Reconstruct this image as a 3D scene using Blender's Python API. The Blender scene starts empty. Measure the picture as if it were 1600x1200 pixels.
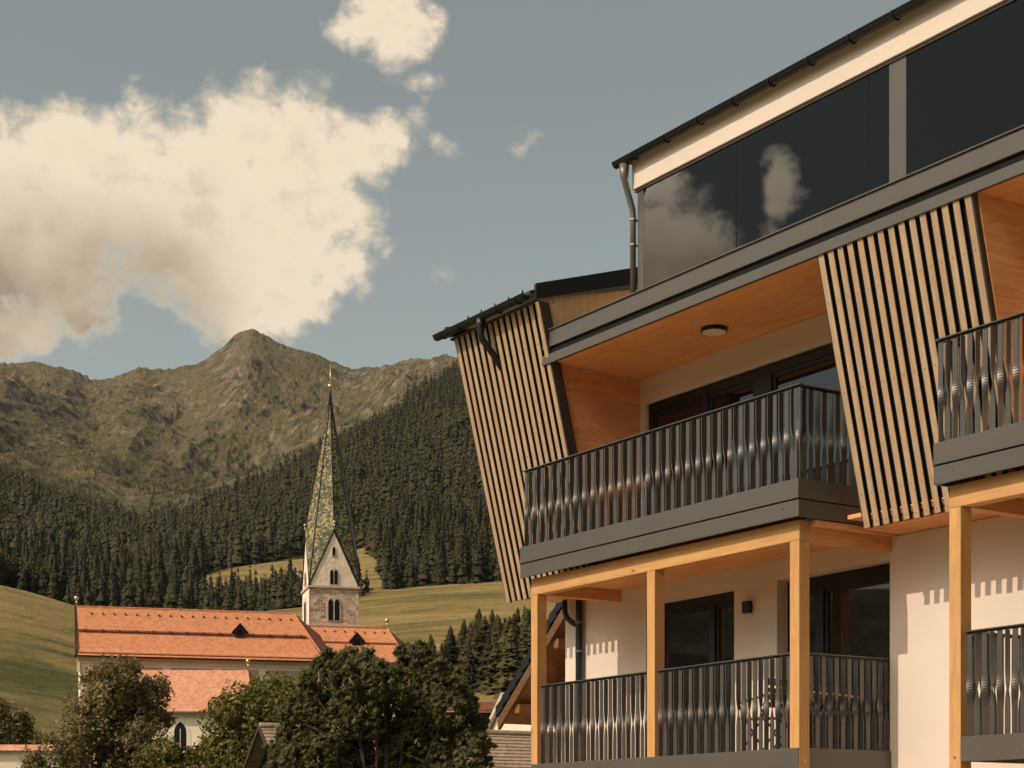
import bpy, math, random
import numpy as np
from mathutils import Vector, Matrix
random.seed(7); RNG = np.random.default_rng(11)
R = math.radians
scene = bpy.context.scene
col = scene.collection

# ------------------------------------------------------------------ camera
F, CX, HY, CZ = 2756.4, 800.0, 1310.0, 1.6
cam_d = bpy.data.cameras.new("camera"); cam = bpy.data.objects.new("camera", cam_d); col.objects.link(cam)
cam.location = (0, 0, CZ); cam.rotation_euler = (R(90), 0, 0)
cam_d.sensor_width = 36; cam_d.lens = 36 * F / 1600; cam_d.shift_y = (HY - 600) / 1600
cam_d.clip_start = .1; cam_d.clip_end = 40000
scene.camera = cam

# ------------------------------------------------------------------ sun, sky, exposure
HU = Vector((.5449, -.8385, 0)); HN = Vector((.8385, .5449, 0))      # hotel: along the facade / into the building
travel = (HU * .07 + HN * 1.0 + Vector((0, 0, -.92))).normalized()
sun_d = bpy.data.lights.new("sun", 'SUN'); sun = bpy.data.objects.new("sun", sun_d); col.objects.link(sun)
sun_d.energy = 3.55; sun_d.angle = R(.55); sun_d.color = (1, .80, .62)
sun.rotation_euler = travel.to_track_quat('-Z', 'Y').to_euler()
SUN_EL = math.asin(-travel.z); SUN_AZ = math.atan2(-travel.x, -travel.y)   # from +Y towards +X
scene.view_settings.view_transform = 'Standard'; scene.view_settings.look = 'None'
scene.view_settings.exposure = 0.0; scene.view_settings.gamma = 1

class G:                                                              # tiny node-graph helper
    def __init__(s, tree): s.t = tree; s.n = tree.nodes; s.l = tree.links
    def node(s, typ, **kw):
        n = s.n.new(typ)
        for k, v in kw.items(): setattr(n, k, v)
        return n
    def put(s, sock, v):
        if v is None: return
        if hasattr(v, 'is_output') or isinstance(v, bpy.types.NodeSocket): s.l.new(v, sock)
        else:
            if isinstance(v, (tuple, list)) and len(v) == 3 and sock.type == 'RGBA': v = (*v, 1)
            sock.default_value = v
    def m(s, op, a, b=None, c=None, clamp=False):
        n = s.node('ShaderNodeMath', operation=op, use_clamp=clamp)
        for i, v in enumerate((a, b, c)): s.put(n.inputs[i], v)
        return n.outputs[0]
    def vm(s, op, a, b=None):
        n = s.node('ShaderNodeVectorMath', operation=op); s.put(n.inputs[0], a); s.put(n.inputs[1], b)
        return n.outputs[0]
    def mix(s, f, a, b, mode='MIX'):
        n = s.node('ShaderNodeMix', data_type='RGBA', blend_type=mode); n.clamp_factor = True
        s.put(n.inputs[0], f); s.put(n.inputs[6], a); s.put(n.inputs[7], b); return n.outputs[2]
    def noise(s, vec, scale, detail=4, rough=.55, dist=0, out=0):
        n = s.node('ShaderNodeTexNoise'); s.put(n.inputs['Vector'], vec)
        n.inputs['Scale'].default_value = scale; n.inputs['Detail'].default_value = detail
        n.inputs['Roughness'].default_value = rough; n.inputs['Distortion'].default_value = dist
        return n.outputs[out]
    def voro(s, vec, scale, out='Distance', **kw):
        n = s.node('ShaderNodeTexVoronoi', **kw); s.put(n.inputs['Vector'], vec); n.inputs['Scale'].default_value = scale
        return n.outputs[out]
    def ramp(s, f, *stops):
        n = s.node('ShaderNodeValToRGB'); s.put(n.inputs[0], f); e = n.color_ramp.elements
        while len(e) < len(stops): e.new(.5)
        for i, (p, c) in enumerate(stops): e[i].position = p; e[i].color = (*c, 1) if len(c) == 3 else c
        return n.outputs[0]
    def rng(s, v, a, b, c, d, smooth=False):
        n = s.node('ShaderNodeMapRange'); n.interpolation_type = 'SMOOTHSTEP' if smooth else 'LINEAR'
        for i, x in enumerate((v, a, b, c, d)): s.put(n.inputs[i], x)
        return n.outputs[0]
    def scale(s, vec, sc, rot=(0, 0, 0)):
        n = s.node('ShaderNodeMapping'); s.put(n.inputs[0], vec); n.inputs['Scale'].default_value = sc
        n.inputs['Rotation'].default_value = rot; return n.outputs[0]
    def sep(s, vec):
        n = s.node('ShaderNodeSeparateXYZ'); s.put(n.inputs[0], vec); return n.outputs
    def comb(s, x, y, z):
        n = s.node('ShaderNodeCombineXYZ')
        for i, v in enumerate((x, y, z)): s.put(n.inputs[i], v)
        return n.outputs[0]

def build_sky():
    w = bpy.data.worlds.new("World"); scene.world = w; w.use_nodes = True
    g = G(w.node_tree); g.n.clear()
    sky = g.node('ShaderNodeTexSky', sky_type='NISHITA'); sky.sun_disc = False
    sky.sun_elevation = SUN_EL; sky.sun_rotation = SUN_AZ; sky.altitude = 1200; sky.air_density = 1.0; sky.dust_density = 1.5
    hs = g.node('ShaderNodeHueSaturation'); hs.inputs['Saturation'].default_value = .50; g.put(hs.inputs['Color'], sky.outputs[0])
    base = g.mix(1.0, hs.outputs[0], SKY_TINT, 'MULTIPLY')
    d = g.node('ShaderNodeTexCoord').outputs['Generated']
    x, y, z = g.sep(d)
    th = g.m('ARCTAN2', x, y)
    e = g.m('DIVIDE', z, g.m('SQRT', g.m('ADD', g.m('MULTIPLY', x, x), g.m('MULTIPLY', y, y))))
    # sky coordinates in units of 1/2756 rad, origin where the horizon meets straight ahead
    p = g.comb(g.m('MULTIPLY', th, 27.564), g.m('MULTIPLY', e, 27.564), 0.0)
    wx = g.m('MULTIPLY', g.m('SUBTRACT', g.noise(p, 1.1, 3, .6), .5), .9)
    pw = g.vm('ADD', p, g.comb(wx, g.m('MULTIPLY', g.m('SUBTRACT', g.noise(g.vm('ADD', p, (7.3, 2.1, 4)), 1.1, 3, .6), .5), .9), 0.0))
    blobs = [(430, 285, 175, 165, 1), (330, 330, 230, 170, 1), (110, 335, 260, 150, 1), (-130, 330, 260, 160, 1), (390, 455, 150, 105, 1), (290, 470, 70, 70, .7), (500, 380, 110, 120, .9),
             (60, 445, 170, 95, 1), (150, 500, 70, 70, .8), (0, 545, 110, 55, .9), (560, 235, 85, 85, .80), (600, 215, 60, 75, .62), (575, 330, 40, 70, .6),
             (600, 30, 90, 100, .82), (655, 45, 66, 75, .70), (664, 122, 60, 40, .60), (620, 100, 60, 50, .55),
             (697, 230, 34, 28, .52), (700, 432, 60, 52, .50), (812, 205, 60, 46, .47), (660, 215, 40, 60, .48), (605, 350, 34, 60, .46), (635, 190, 70, 70, .46)]
    px, py, _ = g.sep(pw)
    tot = None
    def blob(cx_, cy_, rx, ry, a):
        nonlocal tot
        dx = g.m('MULTIPLY', g.m('SUBTRACT', px, cx_), 1 / rx); dy = g.m('MULTIPLY', g.m('SUBTRACT', py, cy_), 1 / ry)
        r2 = g.m('ADD', g.m('MULTIPLY', dx, dx), g.m('MULTIPLY', dy, dy))
        v = g.m('SUBTRACT', g.m('MULTIPLY', g.m('MAXIMUM', g.m('SUBTRACT', 1.0, r2), -2.0), .75 if a > .6 else .5), 1.0 - a)
        tot = v if tot is None else g.m('SMOOTH_MAX', tot, v, .18)
    for bx_, by_, rx, ry, a in blobs: blob((bx_ - CX) / 100, (HY - by_) / 100, rx / 100, ry / 100, a)
    # clouds mirrored by the upper glazing; largest ones unseen, added to brighten facade shade
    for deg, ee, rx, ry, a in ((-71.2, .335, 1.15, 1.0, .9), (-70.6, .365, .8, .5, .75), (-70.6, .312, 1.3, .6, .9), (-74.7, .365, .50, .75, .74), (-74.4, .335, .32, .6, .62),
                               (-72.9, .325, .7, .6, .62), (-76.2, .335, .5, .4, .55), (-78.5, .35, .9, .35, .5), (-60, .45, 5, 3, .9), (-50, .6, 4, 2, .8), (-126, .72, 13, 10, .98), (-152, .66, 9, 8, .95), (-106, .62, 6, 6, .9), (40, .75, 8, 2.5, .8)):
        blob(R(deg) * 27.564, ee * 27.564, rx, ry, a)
    n1 = g.noise(p, .9, 12, .60, .3); n2 = g.noise(g.vm('ADD', p, (3, 9, 2)), 2.6, 9, .62, .5)
    dens = g.m('ADD', tot, g.m('ADD', g.m('MULTIPLY', g.m('SUBTRACT', n1, .5), 1.5), g.m('MULTIPLY', g.m('SUBTRACT', n2, .5), .8)))
    alpha = g.rng(dens, -.10, .46, 0, 1, True)
    # the underside of the big bank is greyer: shading put into cloud colour
    n3 = g.noise(g.vm('ADD', p, (1, 4, 8)), .75, 5, .5, .2)
    under = g.m('MULTIPLY', g.rng(py, 10.3, 8.3, 0, 1, True), g.rng(px, -3.7, -5.6, 0, 1, True))
    thick_shade = g.m('MULTIPLY', g.rng(dens, .5, 1.2, 0, 1, True), g.rng(n3, .30, .62, 0, 1, True))  # thick parts greyed in patches as self-shadow
    shade = g.m('MAXIMUM', g.m('MULTIPLY', under, g.rng(n3, .28, .55, .45, 1.0)), g.m('MULTIPLY', thick_shade, .55), clamp=True)
    cc = g.mix(shade, CLOUD_LIT, CLOUD_SHADE)
    left_boost = g.rng(px, -20, -32, 1.0, 5.0, True)  # unseen left-hand clouds boosted to show in the glazing and lift facade shade
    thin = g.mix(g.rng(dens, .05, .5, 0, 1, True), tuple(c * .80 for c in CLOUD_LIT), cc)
    thin = g.mix(1.0, thin, g.comb(left_boost, left_boost, left_boost), 'MULTIPLY')
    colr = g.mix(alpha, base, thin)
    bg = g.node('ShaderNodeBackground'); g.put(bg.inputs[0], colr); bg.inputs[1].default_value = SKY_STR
    out = g.node('ShaderNodeOutputWorld'); g.l.new(bg.outputs[0], out.inputs[0])
SKY_STR = .115
SKY_TINT = (.94, .965, .79)
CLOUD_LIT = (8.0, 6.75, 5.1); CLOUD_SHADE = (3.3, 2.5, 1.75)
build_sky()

# ------------------------------------------------------------------ object helpers
def tag(o, label=None, cat=None, group=None, kind=None):
    for k, v in (('label', label), ('category', cat), ('group', group), ('kind', kind)):
        if v: o[k] = v
    return o
def empty(name, loc=(0, 0, 0), rz=0.0):
    o = bpy.data.objects.new(name, None); o.empty_display_size = .3
    o.location = loc; o.rotation_euler = (0, 0, rz); col.objects.link(o); return o
class MB:
    def __init__(s): s.v = []; s.f = []; s.mi = []
    def poly(s, pts, mi=0):
        k = len(s.v); s.v += [tuple(p) for p in pts]; s.f.append(tuple(range(k, k + len(pts)))); s.mi.append(mi)
    def box(s, x0, x1, y0, y1, z0, z1, mi=0):
        if x0 > x1: x0, x1 = x1, x0
        if y0 > y1: y0, y1 = y1, y0
        if z0 > z1: z0, z1 = z1, z0
        k = len(s.v)
        s.v += [(x0, y0, z0), (x1, y0, z0), (x1, y1, z0), (x0, y1, z0), (x0, y0, z1), (x1, y0, z1), (x1, y1, z1), (x0, y1, z1)]
        for q in ((0, 3, 2, 1), (4, 5, 6, 7), (0, 1, 5, 4), (1, 2, 6, 5), (2, 3, 7, 6), (3, 0, 4, 7)):
            s.f.append(tuple(k + i for i in q)); s.mi.append(mi)
        return s
    def prism(s, A, B, mi=0):
        """solid between two matching polygons"""
        k = len(s.v); n = len(A); s.v += [tuple(p) for p in A] + [tuple(p) for p in B]
        s.f.append(tuple(k + i for i in reversed(range(n)))); s.f.append(tuple(k + n + i for i in range(n))); s.mi += [mi, mi]
        for i in range(n):
            j = (i + 1) % n; s.f.append((k + i, k + j, k + n + j, k + n + i)); s.mi.append(mi)
        return s
    def tube(s, pts, r, seg=10, mi=0, cap=True):
        pts = [Vector(p) for p in pts]; rr = r if isinstance(r, (list, tuple)) else [r] * len(pts)
        k0 = len(s.v); up = None
        for i, p in enumerate(pts):
            t = (pts[min(i + 1, len(pts) - 1)] - pts[max(i - 1, 0)]).normalized()
            if up is None:
                up = Vector((0, 0, 1)) if abs(t.z) < .9 else Vector((1, 0, 0))
            a = t.cross(up).normalized(); b = a.cross(t).normalized(); up = b
            for q in range(seg):
                an = 2 * math.pi * q / seg; s.v.append(tuple(p + (a * math.cos(an) + b * math.sin(an)) * rr[i]))
        for i in range(len(pts) - 1):
            for q in range(seg):
                q2 = (q + 1) % seg; a0 = k0 + i * seg
                s.f.append((a0 + q, a0 + q2, a0 + seg + q2, a0 + seg + q)); s.mi.append(mi)
        if cap:
            s.f.append(tuple(k0 + q for q in reversed(range(seg)))); e = k0 + (len(pts) - 1) * seg
            s.f.append(tuple(e + q for q in range(seg))); s.mi += [mi, mi]
        return s
    def ball(s, c, r, mi=0, seg=10, rings=7):
        prof = [(c[0], c[1], c[2] - r * math.cos(math.pi * i / rings)) for i in range(rings + 1)]
        rad = [max(r * math.sin(math.pi * i / rings), r * .02) for i in range(rings + 1)]
        k0 = len(s.v)
        for p, q in zip(prof, rad):
            for j in range(seg):
                an = 2 * math.pi * j / seg; s.v.append((p[0] + q * math.cos(an), p[1] + q * math.sin(an), p[2]))
        for i in range(rings):
            for j in range(seg):
                j2 = (j + 1) % seg; s.f.append((k0 + i * seg + j, k0 + i * seg + j2, k0 + (i + 1) * seg + j2, k0 + (i + 1) * seg + j)); s.mi.append(mi)
        return s
    def build(s, name, mats, parent=None, smooth=False, bevel=0.0, link=True):
        me = bpy.data.meshes.new(name); me.from_pydata(s.v, [], s.f); me.update()
        if not isinstance(mats, (list, tuple)): mats = [mats]
        for m in mats: me.materials.append(m)
        me.polygons.foreach_set('material_index', s.mi)
        if smooth: me.polygons.foreach_set('use_smooth', [True] * len(me.polygons))
        o = bpy.data.objects.new(name, me)
        if link: col.objects.link(o)
        if parent: o.parent = parent
        if bevel:
            b = o.modifiers.new('bevel', 'BEVEL'); b.width = bevel; b.segments = 2; b.limit_method = 'ANGLE'
        return o
def np_mesh(name, verts, faces, mats, mi=None, smooth=False, attrs=None):
    """numpy verts (n,3), faces (m,k) -> mesh"""
    me = bpy.data.meshes.new(name); n, (m, k) = len(verts), faces.shape
    me.vertices.add(n); me.vertices.foreach_set('co', np.asarray(verts, np.float32).ravel())
    me.loops.add(m * k); me.loops.foreach_set('vertex_index', np.asarray(faces, np.int32).ravel())
    me.polygons.add(m); me.polygons.foreach_set('loop_start', np.arange(m, dtype=np.int32) * k)
    for a in mats: me.materials.append(a)
    if mi is not None: me.polygons.foreach_set('material_index', np.asarray(mi, np.int32))
    if smooth: me.polygons.foreach_set('use_smooth', np.ones(m, bool))
    for nm, arr in (attrs or {}).items():
        at = me.attributes.new(nm, 'FLOAT', 'POINT'); at.data.foreach_set('value', np.asarray(arr, np.float32))
    me.update(calc_edges=True); return me
def at(px, py, D):
    """the point that the photo shows at pixel (px, py), D metres ahead of the camera"""
    return Vector(((px - CX) / F * D, D, CZ + (HY - py) / F * D))

# ------------------------------------------------------------------ materials
def mat(name, fn):
    m = bpy.data.materials.new(name); m.use_nodes = True; g = G(m.node_tree); g.n.clear()
    out = g.node('ShaderNodeOutputMaterial'); b = g.node('ShaderNodeBsdfPrincipled'); g.l.new(b.outputs[0], out.inputs[0])
    fn(g, b, out); return m
def setp(g, b, **kw):
    for k, v in kw.items(): g.put(b.inputs[k.replace('_', ' ')], v)
def bump(g, b, h, strength=.3, dist=.02):
    n = g.node('ShaderNodeBump'); n.inputs['Strength'].default_value = strength; n.inputs['Distance'].default_value = dist
    g.put(n.inputs['Height'], h); g.l.new(n.outputs[0], b.inputs['Normal'])
def objc(g): return g.node('ShaderNodeTexCoord').outputs['Object']
def wood(name, light, dark, axis, plank=0.0, rough=.6, knots=True, off=0.0, pitch=0):
    """spruce board: grain runs along object axis 0/1/2; plank = board width across (0: one sheet)"""
    def fn(g, b, out):
        c = objc(g); xyz = g.sep(c)
        info = g.node('ShaderNodeObjectInfo').outputs['Random']
        sc = [9.0, 9.0, 9.0]; sc[axis] = .55
        v = g.vm('ADD', c, g.comb(g.m('MULTIPLY', info, 9.0), g.m('MULTIPLY', info, 5.0), off))
        wob = g.noise(v, 1.3, 2, .5)
        v2 = g.vm('ADD', g.scale(v, sc), g.comb(g.m('MULTIPLY', wob, .9), g.m('MULTIPLY', wob, .9), g.m('MULTIPLY', wob, .9)))
        n = g.noise(v2, 2.2, 5, .65, .6); n2 = g.noise(g.scale(v, [s * 3 for s in sc]), 3.0, 3, .6)
        blot = g.noise(v, 1.6, 3, .5)
        f = g.m('ADD', g.m('MULTIPLY', n, .6), g.m('ADD', g.m('MULTIPLY', n2, .25), g.m('MULTIPLY', blot, .25)))
        if pitch:
            wn = g.node('ShaderNodeTexWhiteNoise', noise_dimensions='1D'); g.put(wn.inputs['W'], g.m('FLOOR', g.m('MULTIPLY', g.m('ADD', xyz[0], 6.94), 1 / pitch)))
            f = g.m('ADD', f, g.rng(wn.outputs[0], 0, 1, -.09, .09))
        c1 = g.ramp(f, (.38, dark), (.56, tuple((a + d) / 2 for a, d in zip(light, dark))), (.72, light))
        if knots:
            ks = [2.4, 2.4, 2.4]; ks[axis] = 1.1
            kd = g.voro(g.scale(v, ks), 1.0, 'Distance'); kc = g.voro(g.scale(v, ks), 1.0, 'Color')
            r = g.m('MULTIPLY', g.sep(kc)[0], .05)
            kn = g.rng(kd, r, g.m('ADD', r, .02), 1, 0)
            c1 = g.mix(g.m('MULTIPLY', kn, .75), c1, tuple(d * .35 for d in dark))
        if plank:
            ax2 = [i for i in range(3) if i != axis]
            u = g.m('DIVIDE', g.m('ADD', xyz[ax2[0]], xyz[ax2[1]]), plank)
            wn = g.node('ShaderNodeTexWhiteNoise', noise_dimensions='1D'); g.put(wn.inputs['W'], g.m('FLOOR', u))
            c1 = g.mix(g.rng(wn.outputs[0], 0, 1, 0, .35), c1, dark)
            ed = g.rng(g.m('ABSOLUTE', g.m('SUBTRACT', g.m('FRACT', u), .5)), .475, .495, 0, 1)
            c1 = g.mix(g.m('MULTIPLY', ed, .5), c1, tuple(d * .3 for d in dark))
        setp(g, b, Base_Color=c1, Roughness=rough); b.inputs['Specular IOR Level'].default_value = .3
        bump(g, b, n, .25, .004)
    return mat(name, fn)
def plain(name, c, rough=.6, var=.12, scale=3.0, metal=0.0, spec=.5, bmp=.08, bscale=60, bdist=.004):
    def fn(g, b, out):
        v = objc(g); n = g.noise(v, scale, 5, .6); nf = g.noise(v, bscale, 3, .6)
        k = g.rng(n, .3, .7, 1 - var, 1 + var)
        setp(g, b, Base_Color=g.mix(1.0, c, g.comb(k, k, k), 'MULTIPLY'), Roughness=g.rng(n, .3, .7, max(rough - .06, .02), rough + .06), Metallic=metal)
        b.inputs['Specular IOR Level'].default_value = spec
        if bmp: bump(g, b, nf, bmp, bdist)
    return mat(name, fn)
M = {}
M['plaster'] = plain('plaster', (.665, .592, .522), .9, .04, .6, spec=.2, bmp=.35, bscale=90, bdist=.004)
M['plaster_old'] = plain('old_plaster', (.88, .75, .595), .9, .07, .35, spec=.2, bmp=.4, bscale=8, bdist=.02)
M['fascia'] = plain('grey_aluminium', (.078, .070, .061), .46, .04, 1.2, metal=0.0, spec=.75, bmp=.02)
M['trim_dark'] = plain('anthracite_paint', (.013, .0145, .016), .40, .1, 2.0, spec=.38, bmp=.03)
M['rail_paint'] = plain('satin_anthracite', (.050, .046, .042), .40, .04, 2.0, metal=.0, spec=1.0, bmp=.03)
M['black'] = plain('black_backing', (.008, .008, .009), .8, .1, 2.0, spec=.2, bmp=0)
M['decking'] = wood('larch_decking', (.80, .58, .38), (.66, .46, .29), 0, plank=.14, knots=False)
M['galv'] = plain('brown_metal', (.16, .145, .13), .40, .08, 3.0, metal=.35, spec=.5, bmp=.02)
M['soffit'] = wood('spruce_soffit', (.88, .50, .24), (.58, .26, .10), 0)
M['wood_side'] = wood('spruce_panel', (.86, .47, .22), (.56, .24, .09), 1, off=3.0)
M['wood_gable'] = wood('spruce_lit_panel', (.84, .55, .28), (.62, .34, .15), 2, off=5.0)  # base brightened to stand in for light reflected onto the gable
M['wood_post'] = wood('spruce_post', (.62, .372, .150), (.43, .225, .088), 2, off=1.0)
M['wood_beam'] = wood('spruce_beam', (.62, .372, .150), (.43, .225, .088), 0, off=2.0)
M['wood_beam_cross'] = wood('spruce_cross_beam', (.70, .40, .17), (.48, .24, .09), 1, off=2.0)
M['slat'] = wood('larch_slat', (.49, .365, .24), (.36, .26, .165), 2, rough=.7, knots=False, off=4.0, pitch=.1458)
M['old_wood'] = wood('weathered_timber', (.36, .17, .075), (.16, .068, .03), 0, plank=.16, rough=.75)
M['dark_wood'] = wood('dark_timber', (.085, .06, .045), (.035, .025, .02), 0, plank=.2, rough=.8)
M['grey_wood'] = wood('weathered_slats', (.27, .205, .145), (.17, .125, .085), 0, rough=.8, knots=False)
M['verge_wood'] = wood('stained_verge_board', (.17, .085, .04), (.10, .045, .02), 0, rough=.75)
M['steel'] = plain('bare_steel', (.45, .43, .4), .35, .05, 3.0, metal=.9, bmp=0)
M['lamp_face'] = plain('opal_plastic', (.80, .78, .74), .35, .02, 2.0, bmp=0)
def _glass(ior, tint, rough, base):
    def fn(g, b, out):
        c = objc(g)
        setp(g, b, Base_Color=base, Roughness=rough, IOR=ior)
        n = g.node('ShaderNodeBump'); n.inputs['Strength'].default_value = .0 if tint is not None else .02; n.inputs['Distance'].default_value = .01
        g.put(n.inputs['Height'], g.noise(c, .9, 2, .5)); g.l.new(n.outputs[0], b.inputs['Normal'])
        if tint is not None:
            tr = g.node('ShaderNodeBsdfTransparent'); tr.inputs[0].default_value = (*tint, 1)
            gl = g.node('ShaderNodeBsdfGlossy'); gl.inputs['Roughness'].default_value = rough; g.l.new(n.outputs[0], gl.inputs['Normal'])
            fr = g.node('ShaderNodeFresnel'); fr.inputs[0].default_value = ior
            mx = g.node('ShaderNodeMixShader'); g.l.new(fr.outputs[0], mx.inputs[0]); g.l.new(tr.outputs[0], mx.inputs[1]); g.l.new(gl.outputs[0], mx.inputs[2])
            g.l.new(mx.outputs[0], out.inputs[0])
    return fn
M['pane'] = mat('dark_window_glass', _glass(1.75, None, .012, (.010, .012, .013)))
M['screen_glass'] = mat('tinted_screen_glass', _glass(1.50, (.22, .24, .25), .004, (.01, .01, .01)))

# ------------------------------------------------------------------ terrain
def _hash(ix, iy, s):
    h = (ix.astype(np.int64) * 374761393 + iy.astype(np.int64) * 668265263 + s * 974634777) & 0x7fffffff
    h = ((h ^ (h >> 13)) * 1274126177) & 0x7fffffff
    return ((h ^ (h >> 16)) & 0xffff) / 65535.0
def vnoise(x, y, s=0):
    ix = np.floor(x); iy = np.floor(y); fx = x - ix; fy = y - iy
    fx = fx * fx * fx * (fx * (fx * 6 - 15) + 10); fy = fy * fy * fy * (fy * (fy * 6 - 15) + 10)
    a, b_, c, d = _hash(ix, iy, s), _hash(ix + 1, iy, s), _hash(ix, iy + 1, s), _hash(ix + 1, iy + 1, s)
    return (a + (b_ - a) * fx) * (1 - fy) + (c + (d - c) * fx) * fy
def fbm(x, y, o=5, s=0, ridged=False, gain=.5):
    t = 0; a = 1; n = 0
    for i in range(o):
        v = vnoise(x * 2 ** i + 17.3 * i, y * 2 ** i - 9.1 * i, s + i)
        v = 1 - np.abs(2 * v - 1) if ridged else v
        t = t + a * v; n += a; a *= gain
    return t / n
# skyline heights (as seen angles) at increasing distance: valley floor, meadows, woods, ridge
LV = [
 (280, [(-3000, 1200), (-200, 1190), (0, 1170), (120, 1182), (300, 1215), (600, 1190), (800, 1150), (2000, 1150)]),
 (330, [(-3000, 1190), (-200, 1150), (0, 1128), (120, 1142), (300, 1165), (600, 1130), (700, 1095), (830, 1085), (2000, 1100)]),
 (400, [(-3000, 1180), (-200, 1060), (0, 1056), (120, 1078), (300, 1110), (560, 1060), (700, 1038), (830, 1030), (2000, 1050)]),
 (480, [(-3000, 1160), (-200, 965), (0, 975), (60, 985), (125, 1010), (300, 1050), (560, 1003), (700, 988), (830, 982), (2000, 1000)]),
 (560, [(-3000, 1140), (-200, 880), (0, 905), (60, 919), (125, 943), (190, 968), (300, 1000), (560, 962), (700, 948), (830, 944), (2000, 960)]),
 (640, [(-3000, 1120), (-200, 884), (0, 908), (60, 922), (125, 946), (190, 965), (300, 962), (560, 935), (620, 922), (700, 917), (830, 912), (2000, 920)]),
 (760, [(-3000, 1100), (-200, 900), (0, 925), (125, 950), (190, 950), (300, 938), (400, 920), (470, 915), (560, 908), (700, 900), (830, 890), (2000, 880)]),
 (880, [(-3000, 1085), (-200, 890), (0, 905), (125, 938), (230, 928), (304, 908), (385, 905), (470, 902), (560, 890), (600, 880), (700, 865), (830, 850), (2000, 830)]),
 (1000, [(-3000, 1070), (-200, 870), (0, 882), (125, 915), (230, 905), (304, 893), (385, 880), (470, 871), (560, 860), (600, 852), (700, 835), (830, 810), (2000, 780)]),
 (1400, [(-3000, 1030), (-200, 770), (0, 805), (100, 838), (200, 868), (300, 852), (400, 818), (500, 792), (600, 760), (700, 730), (830, 690), (2000, 640)]),
 (1900, [(-3000, 1000), (-200, 715), (0, 748), (100, 790), (200, 828), (250, 830), (340, 782), (430, 750), (520, 708), (600, 672), (700, 636), (830, 590), (2000, 560)]),
 (2300, [(-3000, 985), (-200, 690), (0, 720), (100, 758), (200, 800), (250, 805), (340, 752), (430, 715), (520, 680), (600, 648), (700, 606), (830, 568), (2000, 540)]),
 (3200, [(-3000, 965), (-200, 630), (0, 650), (100, 680), (200, 708), (250, 710), (300, 695), (400, 650), (500, 642), (600, 622), (700, 592), (830, 560), (2000, 540)]),
 (4500, [(-8000, 900), (-3000, 845), (-1700, 850), (-1200, 720), (-200, 540), (0, 565), (40, 568), (75, 568), (110, 571), (130, 577), (160, 591), (185, 589), (205, 578), (228, 570), (250, 577), (265, 575), (300, 568),
         (330, 558), (345, 546), (370, 526), (384, 519), (395, 508), (406, 515), (420, 523), (440, 536), (480, 545), (520, 560), (550, 575), (600, 572), (640, 562), (655, 557), (680, 565), (710, 563), (760, 556), (830, 550), (1200, 560), (2000, 600), (5000, 900)]),
 (5600, [(-3000, 980), (-200, 700), (0, 720), (400, 700), (830, 720), (2000, 760), (5000, 1000)]),
 (9000, [(-3000, 1150), (0, 1000), (830, 1000), (2000, 1000), (5000, 1150)])]
_gx = np.arange(-8000, 11000, 4.0); _gl = np.linspace(math.log(200), math.log(9500), 460)
def _gauss(a, sig, axis):
    k = np.arange(-int(3 * sig) - 1, int(3 * sig) + 2); w = np.exp(-.5 * (k / max(sig, .01)) ** 2); w /= w.sum()
    pad = [(0, 0), (0, 0)]; pad[axis] = (len(k) // 2, len(k) // 2); p = np.pad(a, pad, mode='edge')
    return np.apply_along_axis(lambda v: np.convolve(v, w, 'valid'), axis, p)
def _table():
    rows = np.stack([np.interp(_gx, [q[0] for q in pl], [q[1] for q in pl]) for _, pl in LV])
    rows = np.stack([_gauss(r[None], 1.2 if d == 4500 else 12, 1)[0] for r, (d, _) in zip(rows, LV)])
    lg = np.log([d for d, _ in LV]); out = np.empty((len(_gl), len(_gx)))
    for j, l in enumerate(_gl):
        i = int(np.clip(np.searchsorted(lg, l) - 1, 0, len(LV) - 2)); t = np.clip((l - lg[i]) / (lg[i + 1] - lg[i]), 0, 1)
        # linear in distance between neighbouring levels
        d, d0, d1 = math.exp(l), LV[i][0], LV[i + 1][0]; t = min(max((d - d0) / (d1 - d0), 0), 1)
        out[j] = rows[i] + (rows[i + 1] - rows[i]) * t
    sm = _gauss(out, 5, 0); k = np.clip((_gl - math.log(3300)) / .2, 0, 1)[:, None]
    return sm * (1 - k) + out * k
TAB = _table()
def crag(X, Y, xp, D):
    m = fbm(X / 330 + 3, D / 520, 3, 31) * 1.7 - .62
    m = m + .55 * np.exp(-((xp - 405) / 70) ** 2) * np.exp(-((D - 4250) / 420) ** 2) + .3 * np.exp(-((xp - 60) / 140) ** 2) * np.exp(-((D - 4350) / 300) ** 2)
    m = np.clip(m, 0, 1) * np.interp(D, [1700, 2300, 4480, 4600], [0, 1, 1, .5])
    r1 = fbm(X / 62, D / 95, 5, 51, True, .62) - .55; r2 = np.abs(fbm(X / 28, D / 45, 3, 61) - .5)
    return m * (r1 * 40 + r2 * 16) * np.interp(D, [4200, 4450], [1, .55]) + np.interp(D, [4300, 4450, 4550, 4700], [0, 1, 1, 0]) * (fbm(xp / 11, D / 300, 4, 71, True, .6) - .62) * 9
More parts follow.
